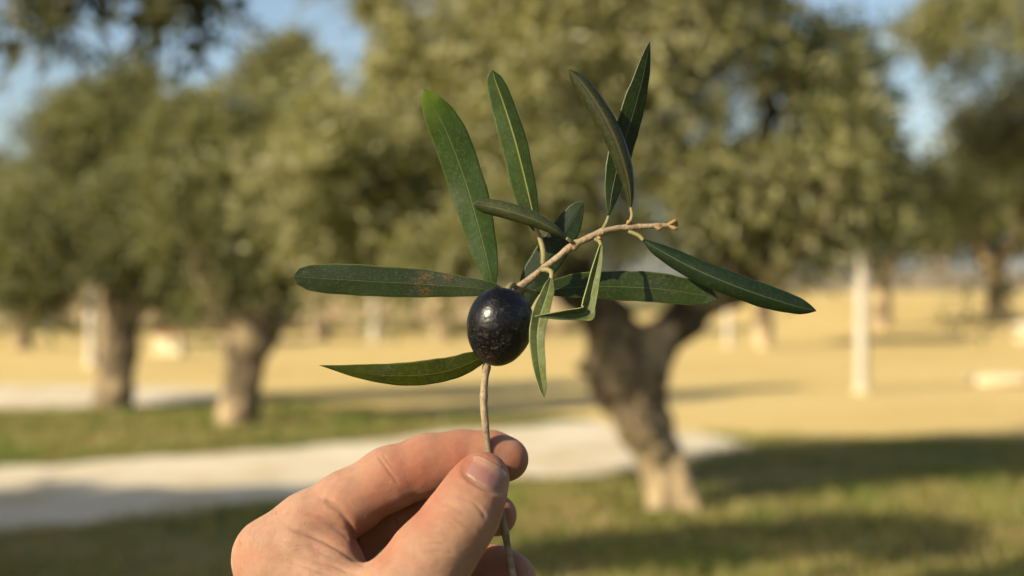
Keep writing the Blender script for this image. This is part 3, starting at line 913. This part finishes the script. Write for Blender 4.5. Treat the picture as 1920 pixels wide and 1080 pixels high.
def leaf(center, widths, mat, under, petiole=None, roll=0, fold=0.0, curl=0.0, wave=0.0, seed=0, label=None, thick=0.00032, pmat=None, twist=0.0, rib=True):
    """center rows (px,py,dep) from base to tip; widths [(t, left px, right px)] seen in the picture (left = left of the walking direction)"""
    n, m = 64, 17
    c = catmull(center, n)
    pts = np.array([P(*r) for r in c])
    T = np.gradient(pts, axis=0); T /= np.linalg.norm(T, axis=1)[:, None]
    t = np.linspace(0, 1, n)
    wl = np.interp(t, [q[0] for q in widths], [q[1] for q in widths])
    wr = np.interp(t, [q[0] for q in widths], [q[2] for q in widths])
    ker = np.array([1, 2, 3, 2, 1]) / 9.0
    for _ in range(2):
        wl[2:-2] = np.convolve(wl, ker, 'same')[2:-2]; wr[2:-2] = np.convolve(wr, ker, 'same')[2:-2]
    wl *= FOC / FPX; wr *= FOC / FPX
    view = np.array((0, -1.0, 0))                       # towards the viewer
    Bv = np.cross(T, view); Bv /= np.linalg.norm(Bv, axis=1)[:, None]   # right of the walking direction
    Nv = np.cross(Bv, T)
    if (Nv[n // 2] @ view) < 0:
        Nv = -Nv
    ra = R(roll) + R(twist) * (t - .5)
    Br = Bv * np.cos(ra)[:, None] + Nv * np.sin(ra)[:, None]
    Nr = Nv * np.cos(ra)[:, None] - Bv * np.sin(ra)[:, None]
    s = np.linspace(-1, 1, m)
    if curl:
        ang = s * curl
        lim = math.sin(curl) if curl < math.pi / 2 else 1.0
        cx, cz = np.sin(ang) / lim, (np.cos(ang) - 1) / lim
    else:
        cx, cz = s, np.zeros(m)
    cz = cz - np.abs(s) * math.tan(R(fold))
    rng = np.random.default_rng(seed + 100)
    ph = rng.random(4) * 6.28
    V = np.zeros((n, m, 3))
    for j in range(m):
        wj = np.where(s[j] < 0, wl, wr)
        ripple = wave * wj * abs(s[j]) ** 1.5 * (np.sin(t * 17 + ph[0] + (s[j] < 0) * 1.7) + .5 * np.sin(t * 37 + ph[1] + (s[j] < 0) * 2.9))
        edge = 1 + .010 * abs(s[j]) * np.sin(t * 61 + ph[2]) + .018 * abs(s[j]) * np.sin(t * 23 + ph[3] + s[j])
        V[:, j] = pts + Br * (cx[j] * wj * edge)[:, None] + Nr * (cz[j] * wj + ripple)[:, None]
    F = gridF(n, m)
    fn = np.cross(V[n // 2, m // 2 + 1] - V[n // 2, m // 2], V[n // 2 + 1, m // 2] - V[n // 2, m // 2])
    P0 = V.reshape(-1, 3)
    a, b_, c_, d_ = P0[F[len(F) // 2]]
    if np.cross(b_ - a, c_ - a) @ Nr[n // 2] < 0:
        F = F[:, ::-1]
    me = mesh_from('leaf', P0, F)
    me.uv_layers.new(name='UVMap')
    li = np.zeros(len(me.loops), np.int32); me.loops.foreach_get('vertex_index', li)
    uv = np.stack([(li % m) / (m - 1), (li // m) / (n - 1)], -1).astype(np.float32)
    me.uv_layers[0].data.foreach_set('uv', uv.ravel())
    o = obj('leaf', me, [mat, under], sprig)
    so = o.modifiers.new('thickness', 'SOLIDIFY')
    so.thickness = thick; so.offset = -1; so.material_offset = 1; so.material_offset_rim = 0
    if label: o['label'] = label
    if petiole:
        Vp, Fp = tube_px(petiole, 24, 10)
        obj('petiole', mesh_from('petiole', Vp, Fp), pmat or m_pet, o)
    if rib:
        # the raised rib on the far side of the blade
        q = pts - Nr * (thick + .00018)
        Vr, Fr = tube(q[1:-3], np.linspace(.00036, .00012, n - 4), 6)
        obj('midrib', mesh_from('midrib', Vr, Fr), under, o)
    return o

m_pet = mat_plain('petiole', (0.14, 0.13, 0.05), (0.20, 0.175, 0.08), 300, 0.55, 0.0001)
EDGE = (0.10, 0.12, 0.04)
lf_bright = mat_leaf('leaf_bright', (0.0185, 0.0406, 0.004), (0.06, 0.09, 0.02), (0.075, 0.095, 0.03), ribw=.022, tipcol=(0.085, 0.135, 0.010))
lf_rib = mat_leaf('leaf_pale_rib', (0.0238, 0.0452, 0.0055), (0.06, 0.09, 0.02), (0.21, 0.22, 0.06), ribw=.045)
lf_dark = mat_leaf('leaf_dark', (0.0119, 0.025, 0.004), EDGE, (0.07, 0.085, 0.04), ribw=.03)
lf_teal = mat_leaf('leaf_teal', (0.0079, 0.0187, 0.005), (0.04, 0.06, 0.025), (0.018, 0.03, 0.014), ribw=.02, sheen=.15)
lf_spot = mat_leaf('leaf_spotted', (0.0112, 0.0218, 0.002), EDGE, (0.045, 0.055, 0.015), ribw=.02,
                   spots=[(0.66, 0.835, 0.16, 0.022, 400), (0.5, 0.38, 0.62, 0.04, 900), (0.85, 0.30, 0.18, 0.04, 900)])
lf_gold = mat_leaf('leaf_olive_green', (0.0264, 0.0351, 0.0015), (0.08, 0.09, 0.02), (0.075, 0.08, 0.015), ribw=.018, trans=.2, sheen=.15)
lf_mid = mat_leaf('leaf_mid_green', (0.0158, 0.0289, 0.0035), EDGE, (0.065, 0.075, 0.02), ribw=.02, spots=[(0.6, 0.70, 0.10, 0.022, 300)])
lf_deep = mat_leaf('leaf_deep_green', (0.0066, 0.0172, 0.0035), (0.06, 0.075, 0.035), (0.06, 0.08, 0.04), ribw=.03, sheen=.3)
lf_brown = mat_leaf('leaf_brownish', (0.0208, 0.0256, 0.0064), (0.05, 0.05, 0.02), (0.055, 0.048, 0.022), ribw=.07)
lf_grey = mat_leaf('leaf_grey_green', (0.034, 0.0432, 0.0144), (0.13, 0.15, 0.06), (0.065, 0.07, 0.035), ribw=.05)
lf_silver = mat_leaf('leaf_silvery_underside', (0.11, 0.125, 0.065), (0.24, 0.27, 0.12), (0.15, 0.17, 0.09), ribw=.06, rough=.6)
lf_pale = mat_leaf('leaf_pale_green', (0.080, 0.100, 0.030), (0.30, 0.34, 0.13), (0.16, 0.18, 0.07), ribw=.07, rough=.55)

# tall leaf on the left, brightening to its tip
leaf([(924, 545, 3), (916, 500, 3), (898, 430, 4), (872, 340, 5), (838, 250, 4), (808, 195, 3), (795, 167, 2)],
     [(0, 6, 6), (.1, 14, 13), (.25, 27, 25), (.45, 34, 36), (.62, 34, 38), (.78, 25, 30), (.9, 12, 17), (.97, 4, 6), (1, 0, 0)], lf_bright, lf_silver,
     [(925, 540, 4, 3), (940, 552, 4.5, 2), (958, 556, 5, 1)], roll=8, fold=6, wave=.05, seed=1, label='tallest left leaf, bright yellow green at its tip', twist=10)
# tall leaf in the middle with a pale rib
leaf([(1006, 432, 2), (998, 395, 2), (984, 335, 2), (965, 262, 2), (944, 195, 3), (928, 150, 3), (923, 131, 3)],
     [(0, 6, 3), (.12, 19, 10), (.3, 29, 19), (.5, 28, 23), (.7, 23, 20), (.85, 15, 15), (.95, 7, 6), (1, 0, 0)], lf_rib, lf_silver,
     [(1005, 428, 4.5, 2), (1014, 452, 5, 1), (1019, 474, 5.5, 0), (1019, 494, 5.5, 0)], roll=-6, fold=10, wave=.04, seed=2, label='upright leaf with a pale yellowish midrib')
# back right tall leaf
leaf([(1141, 404, 5), (1149, 350, 6), (1164, 288, 7), (1184, 222, 7), (1204, 150, 6), (1219, 78, 5)],
     [(0, 2, 2), (.12, 10, 14), (.3, 22, 23), (.5, 26, 25), (.7, 24, 21), (.88, 14, 12), (.97, 6, 4), (1, 0, 0)], lf_dark, lf_silver,
     [(1141, 406, 3, 5), (1136, 420, 3.6, 3), (1128, 434, 4, 0)], roll=-18, fold=8, wave=.03, seed=3, label='tall leaf crossing behind the narrow brownish one', twist=-14)
# narrow rolled brownish leaf in front of it
leaf([(1183, 392, 0), (1178, 345, -1), (1162, 285, -2), (1136, 225, -2), (1098, 165, -1), (1067, 130, 0)],
     [(0, 2, 2), (.1, 7, 8), (.3, 15, 17), (.5, 19, 19), (.7, 20, 19), (.88, 15, 14), (.96, 9, 8), (1, 1, 1)], lf_brown, lf_silver,
     [(1183, 390, 3, 0), (1185, 404, 3.4, 0), (1181, 418, 3.6, 0)], curl=1.35, wave=.03, seed=4, label='narrow brownish leaf with edges rolled under', rib=False)
# rolled grey leaf pointing left from the branch
leaf([(1062, 446, -4), (1040, 431, -6), (1005, 413, -7), (960, 397, -7), (915, 386, -6), (888, 383, -6)],
     [(0, 3, 3), (.15, 8, 8), (.4, 14, 15), (.65, 16, 16), (.85, 14, 14), (.95, 9, 9), (1, 3, 3)], lf_grey, lf_silver,
     [(1063, 447, 3, -4), (1071, 453, 3.8, -3), (1078, 459, 4, -1)], curl=1.5, wave=.08, seed=5, label='rolled grey green leaf pointing left across the others', rib=False)
# broad dark leaf behind the branch
leaf([(990, 575, 9), (998, 535, 9), (1022, 490, 9), (1052, 445, 9), (1080, 402, 9), (1096, 377, 8)],
     [(0, 6, 6), (.12, 22, 16), (.3, 30, 27), (.5, 31, 30), (.7, 27, 24), (.88, 18, 9), (.96, 8, 2), (1, 0, 0)], lf_teal, lf_silver,
     [(990, 572, 4, 8), (982, 560, 4.4, 5), (971, 548, 5, 1)], roll=10, fold=5, seed=6, label='broad bluish dark leaf behind the branch')
# long leaf to the left, brown spots
leaf([(952, 548, -2), (905, 541, -2), (845, 536, -1), (770, 531, 0), (690, 527, 0), (610, 522, 0), (565, 519, 0), (551, 517, 0)],
     [(0, 3, 3), (.08, 9, 14), (.2, 17, 18), (.4, 26, 29), (.6, 29, 31), (.78, 26, 26), (.9, 15, 15), (.97, 9, 8), (1, 2, 2)][::1], lf_spot, lf_silver,
     [(948, 548, 4, -1), (960, 550, 5, 0), (970, 549, 5, 0)], roll=-6, fold=7, wave=.03, seed=7, label='long leaf to the left with rusty brown spots')
# lower left leaf
leaf([(914, 664, -1), (890, 676, -2), (850, 692, -2), (800, 702, -2), (730, 704, -1), (660, 696, 0), (598, 685, 1)],
     [(0, 4, 6), (.1, 13, 14), (.25, 18, 22), (.45, 20, 27), (.62, 20, 25), (.8, 12, 15), (.93, 4, 5), (1, 0, 0)], lf_gold, lf_silver,
     [(912, 666, 4, -1), (913, 678, 4.6, -.5), (911, 688, 5, 0)], roll=8, fold=6, wave=.05, seed=8, label='lower left leaf, olive yellow green with a pointed tip')
# long leaf to the right
leaf([(1002, 547, 6), (1045, 541, 7), (1110, 537, 8), (1180, 538, 8), (1250, 543, 7), (1315, 553, 6), (1347, 560, 5)],
     [(0, 3, 3), (.08, 10, 9), (.25, 27, 20), (.45, 31, 26), (.65, 32, 27), (.82, 25, 21), (.94, 10, 9), (1, 0, 0)], lf_mid, lf_silver,
     [(1004, 547, 4, 5), (988, 545, 4.4, 3), (972, 546, 5, 1)], roll=6, fold=6, wave=.04, seed=9, label='long mid green leaf to the right behind the bent one')
# diagonal leaf lower right
leaf([(1205, 449, -1), (1235, 468, -2), (1290, 498, -3), (1355, 527, -4), (1425, 553, -4), (1490, 573, -3), (1531, 583, -2)],
     [(0, 2, 2), (.12, 10, 11), (.3, 20, 19), (.5, 24, 22), (.7, 24, 21), (.88, 17, 14), (.96, 9, 7), (1, 0, 0)], lf_deep, lf_silver,
     [(1206, 450, 3.6, -1), (1198, 442, 4, -.5), (1180, 434, 4, 0)], curl=.85, wave=.03, seed=10, label='dark glossy leaf slanting down to the right', rib=False)
# bent leaf: goes down, kinks, then doubles back to the left
leaf([(1127, 459, -3), (1122, 490, -5), (1113, 530, -7), (1107, 558, -9), (1102, 577, -10), (1098, 586, -11), (1089, 589, -12), (1070, 590, -14), (1040, 592, -18), (1003, 593, -22)],
     [(0, 2, 2), (.15, 8, 9), (.34, 11, 12), (.46, 12, 12), (.53, 14, 12), (.575, 19, 10), (.62, 13, 12), (.72, 9, 11), (.85, 8, 8), (1, 0, 0)], lf_pale, lf_pale,
     [(1127, 460, 3.4, -3), (1124, 453, 3.8, -2), (1116, 448, 3.8, -1.5)], fold=-38, wave=.08, seed=11, label='pale bent leaf folded sharply back to the left', rib=False)
# hanging leaf
leaf([(1033, 522, -5), (1026, 550, -11), (1013, 590, -16), (1007, 630, -19), (1010, 680, -20), (1017, 722, -20), (1021, 748, -20)],
     [(0, 3, 3), (.12, 11, 10), (.3, 15, 15), (.5, 14, 14), (.7, 11, 11), (.88, 6, 6), (1, 0, 0)], lf_pale, lf_silver,
     [(1034, 524, 4.4, -4), (1034, 511, 4.8, -3), (1026, 506, 5, -2), (1018, 506, 5, -.8)], fold=-18, wave=.08, seed=12, label='pale narrow leaf hanging straight down beside the fruit')

# the olive
def olive_mesh():
    nu, nv = 72, 44
    u = np.linspace(0, 2 * np.pi, nu, endpoint=False); v = np.linspace(-np.pi / 2, np.pi / 2, nv)
    U, Vv = np.meshgrid(u, v)
    D = np.stack([np.cos(Vv) * np.cos(U), np.cos(Vv) * np.sin(U), np.sin(Vv)], -1).reshape(-1, 3)
    D = D * (1 + .012 * vnoise(D * 1.7, 4) + .004 * vnoise(D * 5, 7))[:, None]
    a = 60.5 * FOC / FPX; c = 73 * FOC / FPX
    # slightly egg shaped, dimpled at the stalk
    q = D * np.array((a, a, c)); q[:, :2] *= (1 + .05 * D[:, 2:3])
    q[:, 2] -= .10 * c * np.exp(-((D[:, 0] ** 2 + D[:, 1] ** 2) / .03)) * (D[:, 2] > 0)
    th = R(10)
    x, z = q[:, 0] * math.cos(th) + q[:, 2] * math.sin(th), -q[:, 0] * math.sin(th) + q[:, 2] * math.cos(th)
    q = np.stack([x, q[:, 1], z], -1) + P(937, 611, -13)
    i = np.arange(nv - 1)[:, None] * nu; j = np.arange(nu)[None, :]; j2 = (j + 1) % nu
    F = np.stack([i + j, i + j2, i + nu + j2, i + nu + j], -1).reshape(-1, 4)
    return mesh_from('olive', q, F)
ol = obj('olive', olive_mesh(), m_ol, sprig)
ol['label'] = 'ripe glossy black olive with scuffed skin'
V, F = tube_px([(950, 548, 6, -11), (956, 538, 5.6, -8), (962, 534, 5.4, -4), (968, 542, 5.5, 0)], 20, 10)
obj('stalk', mesh_from('stalk', V, F), m_pet, ol)

# ------------------------------------------------------------------ the hand
def ch(pts):
    return [(P(p[0], p[1], p[3]).astype(np.float32), np.float32(p[2] * (FOC + p[3] * .001) / FPX)) for p in pts]
PALM = [
    ch([(520, 1052, 80, 6), (545, 1200, 92, 8), (565, 1420, 105, 4)]),
    ch([(575, 1110, 78, 22), (600, 1250, 90, 20), (585, 1430, 100, 12)]),
    ch([(610, 1170, 72, 34), (630, 1300, 84, 28), (600, 1440, 95, 18)]),
    ch([(640, 1240, 64, 42), (650, 1340, 74, 36), (610, 1450, 90, 20)]),
    ch([(575, 1430, 115, 8), (540, 1600, 120, -10), (515, 1730, 125, -25)]),
    ch([(640, 1300, 70, 0), (600, 1420, 90, 2)]),
]
WEB = ch([(520, 1066, 62, -1), (600, 1090, 56, -5), (735, 1140, 60, -13)])
WEB2 = ch([(560, 1030, 62, 1), (620, 1050, 56, 0), (650, 1110, 60, 0)])
THUMB = ch([(907, 893, 45, -8.3), (895, 914, 53, -9.3), (872, 960, 63, -11), (843, 1003, 66, -12), (806, 1050, 75, -13), (760, 1122, 88, -15), (700, 1230, 96, -14), (600, 1400, 100, -4)])
INDEX = ch([(515, 1045, 79, 6), (580, 990, 66, 7), (650, 945, 60, 8), (730, 897, 57, 9), (803, 872, 56, 9.6), (865, 861, 52, 9.2), (920, 857, 47, 8.1), (950, 861, 41, 7.6)])
MIDDLE = ch([(580, 1085, 72, 22), (650, 1010, 56, 24), (730, 955, 51, 25), (800, 940, 49, 23), (870, 950, 46, 19), (930, 966, 39, 15)])
RING = ch([(615, 1150, 66, 34), (700, 1120, 56, 33), (790, 1085, 54, 28), (870, 1075, 54, 19), (930, 1080, 54, 13.5), (955, 1086, 50, 12)])
LITTLE = ch([(645, 1220, 58, 42), (740, 1220, 48, 40), (820, 1190, 46, 32), (900, 1185, 45, 22), (935, 1190, 41, 18)])

def chains_into(f, ax, lo, h, chain, k, sc=None):
    for (a, ra), (b, rb) in zip(chain[:-1], chain[1:]):
        m = float(max(ra, rb)) * 1.15 + k + 3 * h
        l = np.minimum(a, b) - m; u = np.maximum(a, b) + m
        sl = tuple(slice(max(0, int((l[i] - lo[i]) / h)), max(1, int((u[i] - lo[i]) / h) + 2)) for i in range(3))
        if any(s.start >= len(ax[i]) or s.stop <= s.start for i, s in enumerate(sl)):
            continue
        p = np.stack(np.meshgrid(*[ax[i][sl[i]] for i in range(3)], indexing='ij'), -1)
        d = cone_d(p, a, ra, b, rb, sc)
        f[sl] = smin(f[sl], d, k)
    return f

def build_hand():
    h = 0.0005
    lo = np.array((-0.116, 0.378, 1.336)); hi = np.array((0.0125, 0.504, 1.5075))
    ax, n = grid_pts(lo, hi, h)
    palm = np.full(n, .05, np.float32)
    for c in PALM:
        chains_into(palm, ax, lo, h, c, .008)
    web = chains_into(palm.copy(), ax, lo, h, WEB, .004)
    f = chains_into(web, ax, lo, h, WEB2, .0022)
    def finger(chain, k_in, k_out, sc=None):
        pts = np.array([c[0] for c in chain]); m = .022
        l, u = pts.min(0) - m, pts.max(0) + m
        sl = tuple(slice(max(0, int((l[i] - lo[i]) / h)), int((u[i] - lo[i]) / h) + 2) for i in range(3))
        sax = [ax[i][sl[i]] for i in range(3)]
        slo = np.array([a[0] for a in sax])
        g = np.full([len(a) for a in sax], .05, np.float32)
        chains_into(g, sax, slo, h, chain, k_in, sc)
        return sl, g, k_out
    fingers = [finger(INDEX, .003, .0022), finger(MIDDLE, .003, .003), finger(RING, .003, .003), finger(LITTLE, .003, .003), finger(THUMB, .004, .0055)]
    base = f.copy()
    for sl, g, ko in fingers:
        f[sl] = np.minimum(f[sl], smin(base[sl], g, ko))
    return surface_nets(f, lo, h)

V, F = build_hand()
def normals(V, F):
    N = np.zeros_like(V)
    fn = np.cross(V[F[:, 2]] - V[F[:, 0]], V[F[:, 3]] - V[F[:, 1]])
    for c in range(4):
        for a in range(3):
            N[:, a] += np.bincount(F[:, c], fn[:, a], len(V))
    return N / (np.linalg.norm(N, axis=1)[:, None] + 1e-15)
def relax(V, F, it):
    A = np.concatenate([F[:, [0, 1]], F[:, [1, 2]], F[:, [2, 3]], F[:, [3, 0]]])
    deg = np.bincount(A.ravel(), minlength=len(V)).astype(float)
    for k in range(it):
        lam = .55 if k % 2 == 0 else -.56
        S_ = np.zeros_like(V)
        for a in range(3):
            S_[:, a] = np.bincount(A[:, 0], V[A[:, 1], a], len(V)) + np.bincount(A[:, 1], V[A[:, 0], a], len(V))
        V = V + lam * (S_ / deg[:, None] - V)
    return V
V = relax(V, F, 20)
N = normals(V, F)
def to_px(V):
    return 960 + V[:, 0] / V[:, 1] * FPX, 540 - (V[:, 2] - CAM_H) / V[:, 1] * FPX
def seg_dist(px, py, line):
    best = np.full(len(px), 1e9); par = np.zeros(len(px))
    L = catmull(line, 6 * len(line))
    for k in range(len(L) - 1):
        a, b = L[k], L[k + 1]
        ab = b - a
        t = np.clip(((px - a[0]) * ab[0] + (py - a[1]) * ab[1]) / (ab @ ab + 1e-9), 0, 1)
        d = np.hypot(px - a[0] - t * ab[0], py - a[1] - t * ab[1])
        m = d < best
        best[m] = d[m]; par[m] = ((k + t) / (len(L) - 1))[m]
    return best, par
px, py = to_px(V)
front = np.clip(-N[:, 1], 0, 1) ** .5
creases = [
    ([(593, 929), (630, 953), (655, 982), (666, 1012), (668, 1040)], 1.1, 4.6),
    ([(532, 989), (575, 1000), (622, 1022), (662, 1048), (690, 1066)], 1.0, 4.2),
    ([(560, 960), (600, 972), (640, 998), (655, 1015)], .45, 4.0),
    ([(585, 1048), (625, 1060), (660, 1075), (700, 1083)], .35, 3.4),
    ([(575, 1030), (610, 1040), (650, 1056)], .25, 2.8),
    ([(520, 1010), (560, 1022), (600, 1030)], .18, 2.6), ([(530, 1050), (570, 1062), (620, 1080)], .2, 2.8),
    ([(706, 850), (720, 870), (736, 893), (750, 912)], .45, 2.6),
    ([(714, 848), (729, 868), (742, 884)], .25, 2.4),
    ([(838, 928), (866, 932), (890, 944), (905, 962), (912, 976)], .42, 2.8),
    ([(818, 942), (842, 948), (862, 960), (876, 968)], .38, 2.6),
    ([(735, 968), (742, 980), (748, 992)], .6, 3.6),
    ([(820, 958), (845, 966), (868, 982), (880, 990)], .24, 2.2),
    ([(812, 970), (838, 977), (862, 992)], .22, 2.2),
    ([(808, 984), (835, 990), (858, 1003)], .20, 2.2),
    ([(800, 1000), (830, 1004), (850, 1012)], .14, 2.2), ([(846, 975), (880, 992), (896, 1004)], .14, 2.2), ([(790, 1018), (825, 1020), (850, 1030)], .12, 2.2),
]
rngc = np.random.default_rng(3)
for q in range(26):          # fine cross lines on the back of the hand and along the thumb
    if q < 12:
        x0, y0_ = rngc.uniform(455, 600), rngc.uniform(1010, 1080); ln = rngc.uniform(18, 42); sl_ = rngc.uniform(.1, .5)
    else:
        x0, y0_ = rngc.uniform(760, 860), rngc.uniform(1010, 1078); ln = rngc.uniform(15, 34); sl_ = rngc.uniform(-.15, .25)
    creases.append(([(x0, y0_), (x0 + ln / 2, y0_ + ln * sl_ / 2 + rngc.uniform(-2, 2)), (x0 + ln, y0_ + ln * sl_)], rngc.uniform(.07, .14), 2.1))
disp = np.zeros(len(V))
for line, dep, wd in creases:
    dep = dep * (0.9 if dep > .3 else 1.1)
    d, t = seg_dist(px, py, line)
    endf = sstep(0, .18, t) * sstep(1, .8, t)
    disp -= dep * .001 * np.exp(-(d / wd) ** 2) * endf
    disp += dep * .00012 * np.exp(-((d - 2.8 * wd) / (1.8 * wd)) ** 2) * endf
# tendons and soft unevenness
disp += .00022 * vnoise(V * 160, 5) + .00010 * vnoise(V * 420, 6)
V = V + N * (disp * front)[:, None]
# nail bed: a shallow seat for the nail on the thumb
NC, NU, NV_ = np.array((911.0, 889.0)), np.array((.87, .49)), np.array((.49, -.87))
qu = ((px - NC[0]) * NU[0] + (py - NC[1]) * NU[1]) / 46
qv = ((px - NC[0]) * NV_[0] + (py - NC[1]) * NV_[1]) / 28
rr = (np.abs(qu) ** 3 + np.abs(qv) ** 3) ** (1 / 3)
thumbside = (V[:, 1] < FOC - .004)
V = V + N * (np.where(thumbside, -.00055 * sstep(1.12, .92, rr) + .00030 * np.exp(-((rr - 1.2) / .16) ** 2) * (qv < .3), 0) * front)[:, None]
hm = mesh_from('hand', V, F)
# flush, with finger shade and red bounce painted in as darker redness
tone = np.zeros(len(V))
for (cx, cy, r, a) in [(975, 865, 45, .9), (910, 850, 60, .8), (850, 860, 70, .95), (780, 890, 70, 1.0), (710, 920, 60, .7), (690, 1000, 55, .95), (720, 960, 50, .9), (910, 905, 40, .45), (850, 975, 40, .35), (950, 965, 40, .8), (940, 1075, 70, .9), (470, 1050, 30, .3), (780, 960, 45, .7), (640, 1010, 35, .4)]:
    tone = np.maximum(tone, a * np.exp(-((px - cx) ** 2 + (py - cy) ** 2) / r ** 2))
tone = np.clip(tone + .12 * vnoise(V * 120, 8), 0, 1)
at = hm.attributes.new('tone', 'FLOAT', 'POINT')
at.data.foreach_set('value', tone.astype(np.float32))
m_skin = mat_skin()
hand = empty('hand', P(565, 1420, 4))
tag(hand, 'bare left hand pinching the sprig between thumb and forefinger', 'hand')
body = obj('palm_and_fingers', hm, m_skin, hand)

# the thumb nail, laid on the skin
def nail():
    n = 25
    s = np.linspace(-1, 1, n)
    G = np.stack(np.meshgrid(s, s, indexing='ij'), -1).reshape(-1, 2)
    # square to rounded rectangle
    u = G[:, 0] * np.sqrt(1 - .30 * G[:, 1] ** 2); v = G[:, 1] * np.sqrt(1 - .30 * G[:, 0] ** 2)
    qx = NC[0] + NU[0] * u * 44 + NV_[0] * v * 26; qy = NC[1] + NU[1] * u * 44 + NV_[1] * v * 26
    m = thumbside & (np.abs(px - 905) < 90) & (np.abs(py - 890) < 90) & (N[:, 1] < .1)
    TV, TN, tx, ty = V[m], N[m], *to_px(V[m])
    out, nn = [], []
    for x, y in zip(qx, qy):
        d2 = (tx - x) ** 2 + (ty - y) ** 2
        i = np.argsort(d2)[:14]
        wgt = np.exp(-d2[i] / 30) + 1e-6; wgt /= wgt.sum()
        dep = (TV[i, 1] * wgt).sum()
        out.append(W(x, y, dep)); nn.append((TN[i] * wgt[:, None]).sum(0))
    out, nn = np.array(out), np.array(nn)
    nn /= np.linalg.norm(nn, axis=1)[:, None]
    r = np.maximum(np.abs(G[:, 0]), np.abs(G[:, 1]))
    lift = .00026 * sstep(1.0, .62, r) - .00012
    lift = lift + .0001 * (G[:, 1] > .5)
    out = out + nn * lift[:, None]
    Fq = gridF(n, n)
    a = np.cross(out[Fq[300, 1]] - out[Fq[300, 0]], out[Fq[300, 2]] - out[Fq[300, 0]])
    if a @ nn[Fq[300, 0]] < 0:
        Fq = Fq[:, ::-1]
    me = mesh_from('thumbnail', out, Fq)
    me.uv_layers.new(name='UVMap')
    li = np.zeros(len(me.loops), np.int32); me.loops.foreach_get('vertex_index', li)
    me.uv_layers[0].data.foreach_set('uv', ((G[li] + 1) / 2).astype(np.float32).ravel())
    o = obj('thumbnail', me, mat_nail(), body)
    so = o.modifiers.new('thickness', 'SOLIDIFY'); so.thickness = .0004; so.offset = -1
    return o
nail()

# a few short hairs on the back of the hand
rh = np.random.default_rng(12)
cand = np.where((px > 432) & (px < 640) & (py > 935) & (py < 1080) & (N[:, 1] < .5))[0]
parts = []
for i in rh.choice(cand, 90, replace=False):
    d = N[i] * .55 + np.array((.35, 0, .75)) * (1 if rh.random() < .8 else .4) + rh.normal(size=3) * .3
    d /= np.linalg.norm(d)
    L = rh.uniform(.0012, .0030)
    q = [V[i] - N[i] * .0002, V[i] + d * L * .5, V[i] + d * L + np.array((.0003, 0, -.0002))]
    parts.append(tube(q, np.array((.000035, .00003, .000012)), 4, cap=False))
Vh, Fh = joinVF(parts)
ho = obj('hair', mesh_from('hair', Vh, Fh), mat_plain('hair', (.10, .055, .025), (.16, .09, .04), 50, .5, .00001), body)
ho['kind'] = 'stuff'
